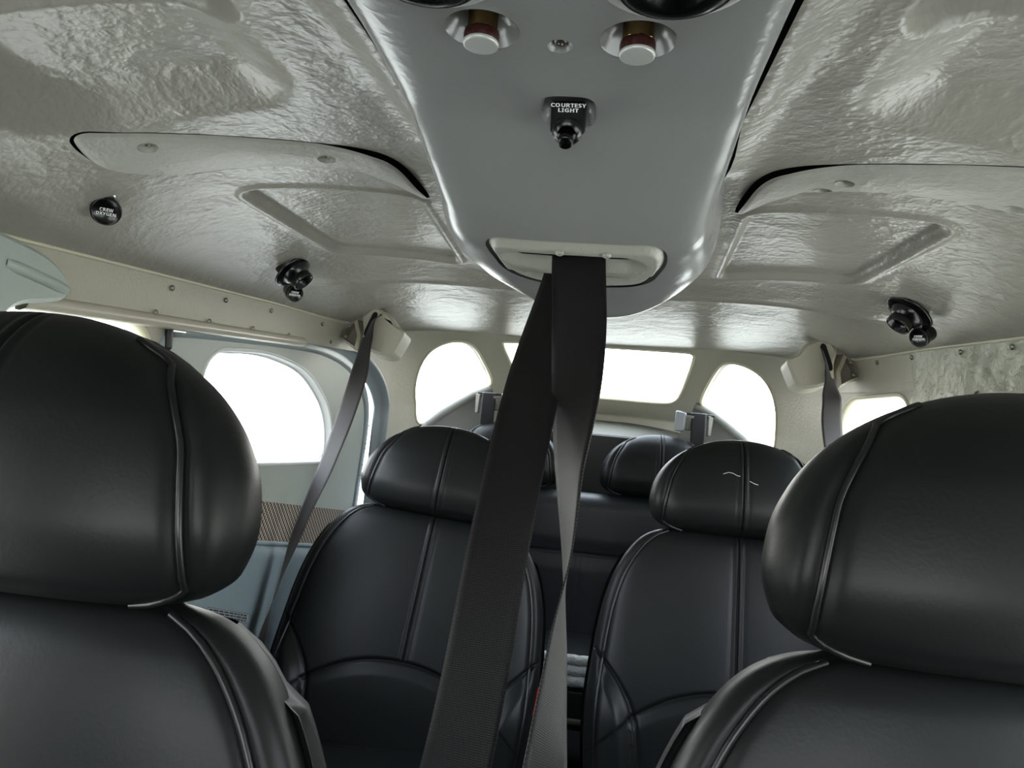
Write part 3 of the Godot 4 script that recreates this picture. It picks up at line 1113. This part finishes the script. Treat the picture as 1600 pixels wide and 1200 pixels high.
func build_door() -> void:
	var dr := setting("door_1", "grey cargo door standing slightly open with a small window")
	var outline := chaikin(v2([[0.962, 0.036], [1.00, 0.046], [1.48, 0.048], [1.64, 0.038], [1.77, 0.014], [1.87, -0.026], [1.94, -0.078], [1.975, -0.14], [1.992, -0.24], [1.995, -0.50], [1.99, -0.82], [1.96, -0.84], [0.99, -0.84], [0.962, -0.81]]), 2)
	var WIN := rounded(v2([[1.085, 0.008], [1.32, 0.014], [1.52, -0.016], [1.69, -0.11], [1.75, -0.238], [1.095, -0.176]]), 0.08, 8)
	var f := func(d, h): return P(door_x(d, h), h, d)
	var fo := func(d, h): return P(door_x(d, h) - 0.022, h, d)
	var A := span(0.96, 2.0, 160)
	var B := span(-0.845, -0.41, 16)
	B.append_array(span(-0.40, 0.05, 80))
	part("leaf", patch(f, A, B, [WIN], outline), M.door, dr)
	part("outer_skin", patch(fo, A, B, [WIN], outline), M.outer, dr)
	# raised rim round the leaf
	var pts := PackedVector3Array()
	var ups := PackedVector3Array()
	for q in outline:
		pts.append(f.call(q.x, q.y))
		ups.append(Vector3(1, 0, 0))
	var s := 1.0 if (pts[1] - pts[0]).cross(ups[0]).dot(P(-0.58, -0.4, 1.45) - pts[0]) > 0 else -1.0
	var prof := PackedVector2Array()
	for e in [[0.022, 0.0], [0.019, 0.004], [0.013, 0.0055], [0.007, 0.004], [0.0, 0.006], [-0.004, 0.002], [-0.005, -0.024], [0.022, -0.024]]:
		prof.append(Vector2(e[0] * s, e[1]))
	part("edge_rim", sweep(pts, ups, prof, true), M.frame, dr)
	var rv := screw_mesh(0.003)
	for h in [-0.16, -0.21, -0.225, -0.27, -0.30]:
		part("rivet", rv, M.frame, dr).transform = aim(f.call(1.984, h) + Vector3(0.005, 0, 0), Vector3(1, 0, 0))
	# window in the leaf
	var wp := PackedVector3Array()
	var wu := PackedVector3Array()
	var c := Vector3.ZERO
	for q in WIN:
		wp.append(f.call(q.x, q.y))
		wu.append(Vector3(1, 0, 0))
		c += wp[wp.size() - 1] / WIN.size()
	var s2 := 1.0 if (wp[1] - wp[0]).cross(wu[0]).dot(c - wp[0]) > 0 else -1.0
	var pr2 := PackedVector2Array()
	for e in [[-0.006, 0.0], [-0.004, 0.002], [0.0, 0.002], [0.002, 0.0], [0.003, -0.014], [0.006, -0.015], [0.006, -0.022], [-0.006, -0.022]]:
		pr2.append(Vector2(e[0] * s2, e[1]))
	part("window_frame", sweep(wp, wu, pr2, true), M.outer, dr)
	var vs := PackedVector3Array()
	var idx := PackedInt32Array()
	for p in wp:
		vs.append(p - Vector3(0.016, 0, 0))
	vs.append(c - Vector3(0.022, 0, 0))
	for i in wp.size():
		idx.append_array([i, (i + 1) % wp.size(), wp.size()])
	part("pane", commit(vs, idx), M.glass, dr)
	# checked band and lower panel
	var top := func(d): return -0.264 - 0.204 * (d - 1.308)
	var bot := func(d): return -0.350 - 0.235 * (d - 1.333)
	var vb := PackedVector3Array()
	var uvb := PackedVector2Array()
	var cols := 40
	for i in cols + 1:
		var d: float = 0.985 + 0.97 * i / cols
		for t in [0.0, 0.5, 1.0]:
			var h: float = lerp(float(top.call(d)), float(bot.call(d)), t)
			vb.append(P(door_x(d, h) + 0.003, h, d))
			uvb.append(Vector2(d / 0.058, h / 0.058))
	part("checked_band", commit(vb, grid_idx(3, cols + 1, false), uvb), M.check, dr, "brown and cream checked fabric band")
	var low := func(d, t):
		var h: float = lerp(float(bot.call(d)) - 0.002, -0.80, t)
		return P(door_x(d, h) + 0.004 + 0.012 * smoothstep(0.0, 0.05, t) * smoothstep(1.0, 0.95, t), h, d)
	part("lower_panel", patch(low, span(0.985, 1.955, 40), span(0, 1, 40)), M.lower, dr, "blue-grey lower door panel")
	var bl := PackedVector3Array()
	for i in 30:
		var d: float = 0.985 + 0.97 * i / 29.0
		var h: float = bot.call(d)
		bl.append(P(door_x(d, h) + 0.006, h, d))
	part("band_moulding", tube(bl, 0.005), M.lower, dr)
	# printed instruction label
	var pv := PackedVector3Array()
	var pu := PackedVector2Array()
	for e in [[1.186, -0.428, 0, 0], [1.352, -0.492, 1, 0], [1.186, -0.447, 0, 1], [1.352, -0.512, 1, 1]]:
		pv.append(P(door_x(e[0], e[1]) + 0.0175, e[1], e[0]))
		pu.append(Vector2(e[2], e[3]))
	part("instruction_label", commit(pv, grid_idx(2, 2, false), pu), M.placard, dr, "small printed instruction label")
	# latch at the front top corner
	var la := part("latch_plate", rbox(Vector3(0.008, 0.012, 0.05), 0.003, 2), M.aluminium, dr)
	la.position = P(-0.572, 0.032, 0.99)
	var lk := part("latch_handle", rbox(Vector3(0.010, 0.032, 0.012), 0.005, 3), M.shell, dr)
	lk.position = P(-0.566, 0.018, 0.968)

func build_console() -> void:
	var t := thing("overhead_console", "grey moulded overhead console with knobs, switch and belt slots", "console", P(0.01, 0.2, 0.5))
	var o := Transform3D(Basis.IDENTITY, -t.position)
	var SA := []
	for i in 141:
		SA.append(sin(PI / 2.0 * (-1.0 + 2.0 * i / 140.0)))
	var SD := span(0.0, 0.80, 200)
	for i in range(1, 31):
		SD.append(0.80 + 0.100 * sin(PI / 2.0 * i / 30.0))
	# openings
	var slotplate := rounded(v2([[-0.068, 0.620], [0.088, 0.620], [0.094, 0.665], [0.082, 0.727], [0.028, 0.737], [-0.030, 0.732], [-0.058, 0.705]]), 0.022, 6)
	var holes := [pod_poly(slotplate)]
	var knobs := [[-0.032, 0.390], [0.051, 0.398]]
	for k in knobs:
		holes.append(pod_poly(circle2(Vector2(k[0], k[1]), 0.0205, 0.0205, 36)))
	holes.append(pod_poly(circle2(Vector2(0.009, 0.405), 0.0075, 0.0075, 20)))
	var sw := rounded(v2([[-0.0075, 0.462], [0.028, 0.462], [0.028, 0.497], [-0.0075, 0.497]]), 0.012, 6)
	holes.append(pod_poly(sw))
	var vents := [[-0.049, 0.330], [0.066, 0.337]]
	for k in vents:
		holes.append(pod_poly(circle2(Vector2(k[0], k[1]), 0.036, 0.036, 40)))
	var sh := part("shell", patch(pod, SA, SD, holes, PackedVector2Array(), Vector2(0.1, 1.0), true), M.console, t)
	sh.transform = o
	# belt plate
	var inset := PackedVector2Array()
	var n := slotplate.size()
	var cw := Geometry2D.is_polygon_clockwise(slotplate)
	for i in n:
		var tg := (slotplate[(i + 1) % n] - slotplate[(i + n - 1) % n]).normalized()
		inset.append(slotplate[i] + Vector2(tg.y, -tg.x) * (0.0028 if cw else -0.0028))
	var slot1 := rounded(v2([[-0.046, 0.648], [0.058, 0.648], [0.062, 0.661], [-0.038, 0.661]]), 0.0062, 6)
	var slot2 := rounded(v2([[-0.032, 0.703], [0.056, 0.703], [0.056, 0.711], [-0.030, 0.711]]), 0.004, 6)
	var fp := func(x, d):
		var q := Vector2(x, d)
		var e := -sdf(q, inset)
		var y := pod_at(x, d)
		y.y -= 0.0035 - 0.006 * (1.0 - smoothstep(0.0, 0.006, e))
		# hollow round each slot, and the step between the two tiers
		y.y += 0.009 * (1.0 - smoothstep(-0.002, 0.016, sdf(q, slot1)))
		y.y += 0.004 * (1.0 - smoothstep(0.0, 0.008, sdf(q, slot2)))
		y.y += 0.003 * smoothstep(0.686, 0.692, d)
		return y
	var bp := part("belt_plate", patch(fp, span(-0.069, 0.095, 140), span(0.618, 0.740, 110), [slot1, slot2], inset), M.beltplate, t, "grey plate with two belt slots")
	bp.transform = o
	var wellm := part("slot_well", rbox(Vector3(0.13, 0.02, 0.10), 0.006, 2), M.slot, t)
	wellm.position = P(0.012, 0.147, 0.685) - t.position
	wellm.rotation_degrees.x = -16
	for e in [[0.0, 0.628], [0.040, 0.628]]:
		var sc := part("screw", screw_mesh(0.0038), M.beltplate, bp)
		sc.transform = aim(fp.call(e[0], e[1] + 0.002), pod_n(e[0], e[1]))
	# knobs in dished wells
	for k in knobs:
		var p := pod_at(k[0], k[1])
		var w := part("knob_well", lathe([[0.0208, -0.0004], [0.0200, -0.0014], [0.0175, -0.006], [0.0135, -0.0105], [0.0, -0.011]], 36), M.console, t)
		w.transform = o * aim(p, pod_n(k[0], k[1]))
		var sk := part("knob_collar", lathe_hard([[0.0086, -0.011], [0.0086, 0.000], [0.0070, 0.002]], 8), M.brass, w)
		var st := part("knob_skirt", lathe([[0.0070, 0.0005], [0.0094, 0.001], [0.0097, 0.003], [0.0094, 0.0065]], 32), M.maroon, w)
		var kp := part("knob_cap", lathe([[0.0094, 0.0065], [0.0098, 0.0074], [0.0094, 0.0086], [0.0085, 0.0089], [0.003, 0.0086], [0.0, 0.0085]], 32), M.brushed, w)
	var sp := pod_at(0.009, 0.405)
	var sw0 := part("screw_well", lathe([[0.0077, 0.0], [0.0072, -0.001], [0.0055, -0.004], [0.0, -0.004]], 24), M.console, t)
	sw0.transform = o * aim(sp, pod_n(0.009, 0.405))
	part("screw", screw_mesh(0.0042), M.screw, sw0).position.y = -0.004
	# courtesy light switch in its recess
	var sc2 := Vector2(0.01025, 0.4795)
	var cp := pod_at(sc2.x, sc2.y)
	var cn := pod_n(sc2.x, sc2.y)
	var rec := PackedVector3Array()
	var m := sw.size()
	for lv in [[1.01, 0.0004], [0.97, -0.0012], [0.88, -0.006], [0.70, -0.0085], [0.0, -0.009]]:
		for q in sw:
			var g: Vector2 = sc2 + (q - sc2) * lv[0]
			rec.append(pod_at(g.x, g.y) + cn * lv[1])
	var cw2 := part("switch_recess", commit(rec, grid_idx(m, 5, true)), M.console, t)
	cw2.transform = o
	var fwd := Vector3(0, -0.25, 1).normalized()
	var blk := part("switch_block", rbox(Vector3(0.0225, 0.020, 0.011), 0.0025, 3), M.matte, cw2, "black courtesy light switch")
	# its face looks forward and down at the reader
	var fz := Vector3(0, -0.30, 0.95).normalized()
	var fy := (Vector3(0, 0.95, 0.30)).normalized()
	var fb := Basis(Vector3(1, 0, 0), fy, fz)
	blk.transform = Transform3D(fb, cp + cn * 0.0035 + Vector3(0, 0.0, -0.004))
	letters("COURTESY\nLIGHT", 0.0019, Transform3D(Basis.from_scale(Vector3(1.45, 1, 1)), Vector3(0, 0.0058, 0.0058)), blk, M.white)
	var fl := part("switch_collar", lathe([[0.0085, 0.0], [0.0098, 0.002], [0.0098, 0.004], [0.0060, 0.006]], 24), M.black, cw2)
	fl.transform = aim(blk.transform * Vector3(0, -0.007, 0.002), (cn + fz * 0.9).normalized())
	var bt := part("switch_button", lathe([[0.0045, 0.0], [0.0045, 0.010], [0.0050, 0.011], [0.0050, 0.0155], [0.0042, 0.0165], [0.0, 0.0162]], 24), M.black, cw2)
	bt.transform = fl.transform
	# air outlets at the front of the console
	for k in vents:
		var p := pod_at(k[0], k[1])
		var w := part("outlet_ring", lathe([[0.0375, -0.001], [0.0375, 0.0012], [0.0345, 0.0030], [0.0315, 0.0030], [0.0295, 0.001], [0.0285, -0.012]], 40), M.brushed, t)
		w.transform = o * aim(p, pod_n(k[0], k[1]))
		part("outlet_bowl", lathe([[0.0285, -0.002], [0.027, 0.007], [0.022, 0.010], [0.012, 0.0105], [0.010, 0.004], [0.0, 0.003]], 36), M.black, w)
		part("outlet_band", lathe([[0.0287, 0.0], [0.0280, 0.0060], [0.0265, 0.0078], [0.0258, 0.0074]], 40), M.chrome, w)

func build_seats() -> void:
	make_seat("nearest black leather seat on the cargo door side, beside the crew oxygen cap", -0.370, 0.378, 0.130, 11.0, -1.0, 2.0)
	make_seat("nearest black leather seat on the side away from the cargo door", 0.360, 0.45, 0.128, 11.0, 1.0, -2.0)
	make_seat("middle-row black leather seat in front of the cargo door, crossed by belts", -0.357, 1.42, 0.006, 14.0, -5.6, 3.0)
	var s := make_seat("middle-row black leather seat with pale scratches across its headrest", 0.332, 1.42, 0.026, 13.0, 0.5, -2.0)
	var hd: Node3D = s.get_node("headrest")
	# scuffs on the headrest
	for e in [[[-0.040, 0.118], [-0.030, 0.122], [-0.022, 0.121], [-0.014, 0.117], [-0.008, 0.116]], [[0.010, 0.108], [0.018, 0.104], [0.026, 0.102]]]:
		var pp := PackedVector3Array()
		for q in e:
			pp.append(Vector3(q[0], q[1], front_z(q[0], head_w(q[1]), head_f(q[1]), 2.5) + head_relief(q[0], q[1], head_w(q[1])) + 0.0001))
		part("scratch", tube(pp, 0.0006, false, 5), M.white, hd, "pale scratch in the leather")
	# rear bench
	var b := thing("rear_bench", "blue-black leather bench at the back with two headrests", "seat", P(0.0, -EY, 2.22))
	var bw := 0.40
	var fb := func(x, v):
		# v from the bottom of the backrest over the top edge
		var z := 0.05 * pow(max(0.0, 1.0 - pow(absf(x) / bw, 6.0)), 0.16667)
		if v > 0.43:
			z *= sqrt(max(0.0, 1.0 - pow((v - 0.43) / 0.045, 2.0)))
		z -= 0.006 * gauss(v - 0.30, 0.004) + 0.004 * gauss(absf(x) - 0.006, 0.003) * smoothstep(0.30, 0.29, v)
		z += 0.006 * smoothstep(0.0, 0.05, absf(v - 0.30))
		return Vector3(x, 0.30 + v, z - 0.10 * v)
	var xs := span(-bw, bw, 180)
	var vv := span(-0.04, 0.43, 120)
	for i in range(1, 13):
		vv.append(0.43 + 0.045 * sin(PI / 2 * i / 12.0))
	part("backrest", patch(fb, xs, vv), M.bench, b)
	part("back_board", rbox(Vector3(0.80, 0.49, 0.03), 0.012, 2), M.shell, b).transform = Transform3D(Basis(Vector3(1, 0, 0), -0.0997), Vector3(0, 0.505, -0.036))
	for sg in [-1.0, 1.0]:
		var h := part("headrest", SEAT.head, M.leather, b)
		h.transform = Transform3D(Basis(Vector3(1, 0, 0), -0.14), Vector3(sg * 0.235 - 0.012, 0.772, -0.055))
		for k in [-1, 1]:
			part("piping", SEAT["hp%d" % k], M.piping, h)
	part("seat_cushion", rbox(Vector3(0.80, 0.12, 0.36), 0.03, 4), M.bench, b).position = Vector3(0, 0.315, 0.16)
	for k in 3:
		var pp := PackedVector3Array()
		for i in 60:
			var x := -0.38 + 0.76 * i / 59.0
			pp.append(Vector3(x, 0.398 - 0.0235 * k + 0.0015 * sin(i * 2.3 + k), 0.325 + 0.010 * k + 0.0012 * sin(i * 3.7 + k * 2.0)))
		part("padded_roll", tube(pp, 0.0135, false, 12), M.tray, b, "silvery grey crinkled padded roll on the bench edge")
	part("front_board", rbox(Vector3(0.78, 0.10, 0.02), 0.006, 2), M.shell, b).position = Vector3(0, 0.28, 0.345)
	part("ribbed_strip", rbox(Vector3(0.78, 0.014, 0.024), 0.005, 2), M.bulk, b).position = Vector3(0, 0.255, 0.350)
	for sx in [-0.35, 0.35]:
		for sz in [-0.05, 0.30]:
			part("leg", tube(PackedVector3Array([Vector3(sx, 0, sz), Vector3(sx, 0.27, sz)]), 0.014), M.dark, b)

func build_belts() -> void:
	var sd := Vector3(1, 0, 0)
	# the two front shoulder straps hanging from the console
	var a := thing("shoulder_strap", "black shoulder strap from the front slot, twisted halfway down and pale where lit", "belt", P(0.015, 0.12, 0.652), "front shoulder straps")
	var ao := a.position
	var pa := [P(0.0150, 0.140, 0.664), P(0.0155, 0.112, 0.650), P(0.021, 0.055, 0.63), P(0.024, 0.0, 0.612), P(0.0255, -0.071, 0.585), P(0.030, -0.135, 0.560), P(0.030, -0.183, 0.53), P(0.030, -0.219, 0.505), P(0.030, -0.25, 0.48), P(0.02, -0.45, 0.36), P(0.0, -0.72, 0.30)]
	var da := [0.0, 0.0, 6.0, 28.0, 62.0, 82.0, 102.0, 113.0, 124.0, 155.0, 180.0]
	for i in pa.size():
		pa[i] -= ao
	part("webbing", strap(pa, da, 0.047, 160), M.web_black, a)
	var b := thing("shoulder_strap", "wide black shoulder strap from the rear slot, slanting across the cargo-side middle seat", "belt", P(0.0, 0.10, 0.70), "front shoulder straps")
	var bo := b.position
	var pb := [P(0.008, 0.118, 0.700), P(0.004, 0.096, 0.698), P(-0.012, 0.0, 0.627), P(-0.0205, -0.10, 0.565), P(-0.030, -0.26, 0.480), P(-0.06, -0.45, 0.36), P(-0.10, -0.72, 0.30)]
	var db := [sd, sd, sd, Vector3(1, 0.12, 0.08), Vector3(1, 0.15, 0.1), sd, sd]
	for i in pb.size():
		pb[i] -= bo
	part("webbing", strap(pb, db, 0.0478, 120), M.web_black, b)
	# side straps of the middle row
	var c := thing("shoulder_strap", "brown-grey shoulder strap hanging in front of the cargo door", "belt", P(-0.52, 0.10, 1.71), "middle-row shoulder straps")
	var co := c.position
	var pc := [P(-0.483, 0.115, 1.615), P(-0.486, 0.10, 1.60), P(-0.489, 0.055, 1.585), P(-0.492, -0.023, 1.56), P(-0.503, -0.108, 1.53), P(-0.518, -0.202, 1.49), P(-0.547, -0.33, 1.44), P(-0.564, -0.45, 1.39), P(-0.569, -0.55, 1.345), P(-0.56, -0.72, 1.28)]
	var dc := [Vector3(0.5, -0.2, 0.8), Vector3(0.55, 0, 0.8), Vector3(0.75, 0.1, 0.6), Vector3(0.95, 0.1, 0.3), Vector3(0.95, 0.2, 0.25), Vector3(0.9, 0.2, 0.4), Vector3(0.75, 0.1, 0.65), Vector3(0.4, 0.1, 0.9), Vector3(0.05, 0.05, 1), Vector3(0.02, 0.05, 1)]
	for i in pc.size():
		pc[i] -= co
	part("webbing", strap(pc, dc, 0.047, 140), M.web_brown, c)
	var e := thing("shoulder_strap", "brown-grey shoulder strap hanging beside the small side window", "belt", P(0.53, 0.10, 1.71), "middle-row shoulder straps")
	var eo := e.position
	var pe := [P(0.488, 0.108, 1.61), P(0.494, 0.085, 1.60), P(0.500, 0.052, 1.59), P(0.502, 0.012, 1.575), P(0.500, -0.04, 1.555), P(0.504, -0.115, 1.52), P(0.53, -0.35, 1.45), P(0.56, -0.6, 1.36)]
	var de := [Vector3(0.35, 0, -0.9), Vector3(0.45, -0.2, -0.85), Vector3(0.6, 0, -0.75), Vector3(0.85, 0, -0.4), Vector3(0.9, 0, -0.35), Vector3(0.85, 0, -0.4), Vector3(0.8, 0, -0.5), Vector3(0.6, 0, -0.8)]
	for i in pe.size():
		pe[i] -= eo
	part("webbing", strap(pe, de, 0.047, 120), M.web_brown, e)
	# rear belts over the bench: metal guide, pin and strap
	for sg in [-1.0, 1.0]:
		var cx := -0.313 if sg < 0 else 0.325
		var ch := -0.075 if sg < 0 else -0.085
		var g := thing("rear_belt", "grey rear-bench belt over a metal guide %s" % ("on the cargo door side" if sg < 0 else "on the side away from the cargo door"), "belt", P(cx, ch, 2.30), "rear bench belts")
		var pin := part("guide_bar", tube(PackedVector3Array([Vector3(-0.04, 0.022, 0), Vector3(0.05, 0.022, 0)]), 0.005), M.shell, g)
		var k1 := part("guide_cheek", plate(rounded(v2([[-0.016, -0.03], [0.016, -0.03], [0.018, 0.028], [-0.014, 0.034]]), 0.008), 0.012, 0.003), M.steel, g)
		k1.transform = Transform3D(Basis(Vector3(0, 1, 0), -0.5 * sg), Vector3(-sg * 0.048, -0.002, 0.0))
		var k2 := part("guide_cheek", plate(rounded(v2([[-0.008, -0.040], [0.005, -0.040], [0.011, 0.020], [-0.010, 0.022]]), 0.005), 0.008, 0.002), M.bulk, g)
		k2.transform = Transform3D(Basis(Vector3(0, 1, 0), 0.6 * sg), Vector3(sg * 0.036, 0.0, 0.0))
		var tb := part("buckle_body", rbox(Vector3(0.034, 0.046, 0.02), 0.004, 2), M.bulk, g)
		tb.position = Vector3(-sg * 0.026, -0.004, 0.002)
		var ps := [Vector3(sg * 0.004, 0.027, -0.004), Vector3(sg * 0.004, 0.024, 0.008), Vector3(sg * 0.004, -0.03, 0.014), Vector3(sg * 0.006, -0.16, 0.01), Vector3(sg * 0.008, -0.40, 0.12)]
		part("webbing", strap(ps, [sd, sd, sd, sd, sd], 0.044, 40), M.web_grey, g)
	# red-buttoned buckle between the middle seats
	var bk := thing("belt_buckle", "black belt buckle with a red button between the middle seats", "buckle", P(-0.054, -0.638, 1.452))
	part("buckle_body", rbox(Vector3(0.042, 0.085, 0.022), 0.006, 3), M.black, bk).rotation_degrees = Vector3(-12, 55, 0)
	part("release_button", rbox(Vector3(0.030, 0.050, 0.006), 0.0028, 3), M.red, bk).transform = Transform3D(Basis(Vector3(0, 1, 0), deg_to_rad(55)) * Basis(Vector3(1, 0, 0), deg_to_rad(-12)), Vector3(0.0095, 0.012, 0.0065))
	part("stalk", tube(PackedVector3Array([Vector3(0, -0.04, 0), Vector3(-0.01, -0.25, 0.02), Vector3(-0.012, -0.445, 0.03)]), 0.009), M.dark, bk)

func oxygen_cap(label: String, at: Vector3, axis: Vector3, r: float, text: String) -> void:
	var t := thing("oxygen_cap", label, "cap", at, "oxygen outlet caps")
	var top := Vector3(0, 1, 0)
	var fr := aim(Vector3.ZERO, axis, top)
	var b := part("socket", lathe([[r * 0.80, -r * 0.9], [r * 0.86, 0.0], [r * 0.86, r * 0.35]], 28), M.black, t)
	b.transform = fr
	var c := part("cap", lathe([[r * 0.9, r * 0.32], [r, r * 0.40], [r * 1.02, r * 0.75], [r * 0.97, r * 0.95], [r * 0.90, r * 0.99], [r * 0.86, r * 0.93], [0.0, r * 0.93]], 32), M.black, t)
	c.transform = fr
	var hg := part("hinge_clip", rbox(Vector3(r * 0.95, r * 0.9, r * 0.42), r * 0.12, 2), M.chrome, t)
	# the aim() frame keeps +Y along the axis and -Z towards the top
	hg.transform = fr * Transform3D(Basis.IDENTITY, Vector3(0, r * 0.55, -r * 1.16))
	letters(text, r * 0.24, fr * Transform3D(Basis(Vector3(1, 0, 0), -PI / 2), Vector3(0, r * 0.94, 0)), t, M.white, 0.0003)

func build_fittings() -> void:
	# belt anchor covers high on each side
	for sg in [-1.0, 1.0]:
		var base := P(-0.487 if sg < 0 else 0.492, 0.076, 1.625)
		var t := thing("belt_anchor_cover", "grey moulded belt anchor cover %s" % ("at the top rear of the cargo door" if sg < 0 else "above the small side window"), "cover", base, "belt anchor covers")
		var slot := rounded(v2([[0.0071, 0.0359], [0.0004, 0.0393], [-0.0044, 0.0326], [0.0081, -0.0035], [0.0181, -0.0197], [0.024, -0.016], [0.0221, -0.0046]]), 0.004, 4)
		var body := rounded(v2([[0.0014, 0.0518], [-0.0337, 0.035], [-0.0453, 0.0121], [-0.0672, 0.0026], [-0.0654, -0.0102], [-0.045, -0.0539], [-0.0243, -0.0584], [0.0013, -0.0534], [0.0279, -0.0373], [0.025, -0.0034], [0.0315, 0.0255], [0.0202, 0.0419]]), 0.009, 5)
		var flap := rounded(v2([[0.035, 0.0337], [0.0641, 0.0117], [0.0774, -0.0147], [0.0497, -0.0279], [0.0289, -0.0416], [0.022, -0.006], [0.0292, 0.0145]]), 0.006, 5)
		var fix := func(p: PackedVector2Array) -> PackedVector2Array:
			var r := PackedVector2Array()
			for q in p:
				r.append(Vector2(q.x * sg, q.y))
			return r
		var bm := part("cover_body", plate(fix.call(body), 0.10, 0.006), M.trim, t)
		bm.transform = Transform3D(Basis(Vector3(0, 1, 0), -sg * 0.10) * Basis(Vector3(1, 0, 0), -0.12), Vector3(0, 0, -0.075))
		var fm := part("side_flap", plate(fix.call(flap), 0.05, 0.006), M.trim, t)
		fm.transform = Transform3D(Basis(Vector3(0, 1, 0), sg * 0.1), Vector3(0, 0, -0.035))
		part("belt_slot", plate(fix.call(slot), 0.0012, 0.0003), M.slot, bm).position = Vector3(0, 0, 0.0995)
		part("screw", screw_mesh(0.004), M.screw, fm).transform = aim(Vector3(sg * 0.048, 0.016, 0.05), Vector3(0, 0, 1))
		part("screw", screw_mesh(0.004), M.screw, fm).transform = aim(Vector3(sg * 0.056, -0.010, 0.05), Vector3(0, 0, 1))
	# black eyeball air vents
	for sg in [-1.0, 1.0]:
		var at := P(-0.462, ceil_h(-0.462, 1.112) + 0.001, 1.112) if sg < 0 else P(0.470, ceil_h(0.470, 1.115) + 0.001, 1.115)
		var t := thing("air_vent", "black round air vent in the headliner %s" % ("above the cargo door" if sg < 0 else "above the small side window"), "vent", at, "black air vents")
		var ax := Vector3(0.675, -0.654, 0.004) if sg < 0 else Vector3(-0.57, -0.75, 0.13)
		var fr := aim(ax.normalized() * 0.010, ax)
		part("neck", lathe([[0.022, -0.030], [0.0215, -0.004], [0.020, 0.0]], 32), M.black, t).transform = fr
		part("flange", lathe([[0.0345, -0.0015], [0.0345, 0.0005], [0.0330, 0.002], [0.027, 0.003], [0.0235, 0.004]], 40), M.black, t).transform = fr
		part("ball", lathe([[0.0235, 0.003], [0.0225, 0.007], [0.0200, 0.011], [0.0165, 0.014]], 36), M.black, t).transform = fr
		part("nozzle", lathe([[0.0160, 0.012], [0.0172, 0.015], [0.0174, 0.025], [0.0166, 0.0262], [0.0152, 0.025], [0.0146, 0.017], [0.0, 0.016]], 36), M.black, t).transform = fr
	oxygen_cap("black crew oxygen cap in the headliner near the front door window", P(-0.488, ceil_h(-0.488, 0.715) - 0.002, 0.715), Vector3(0.62, -0.40, 0.67), 0.0148, "CREW\nOXYGEN")
	oxygen_cap("small black oxygen cap below the air vent above the cargo door", P(-0.472, 0.114, 1.150), Vector3(0.66, -0.32, 0.68), 0.0142, "CREW\nOXYGEN")
	oxygen_cap("small black oxygen cap below the air vent above the small side window", P(0.492, 0.110, 1.128), Vector3(-0.75, -0.36, 0.55), 0.0142, "CREW\nOXYGEN")

func build_outside() -> void:
	var g := setting("trim_8", "pale concrete apron outside")
	var gm := part("apron", rbox(Vector3(160, 0.2, 160), 0.05, 1), M.ground, g)
	gm.position = Vector3(0, -1.0, 0)
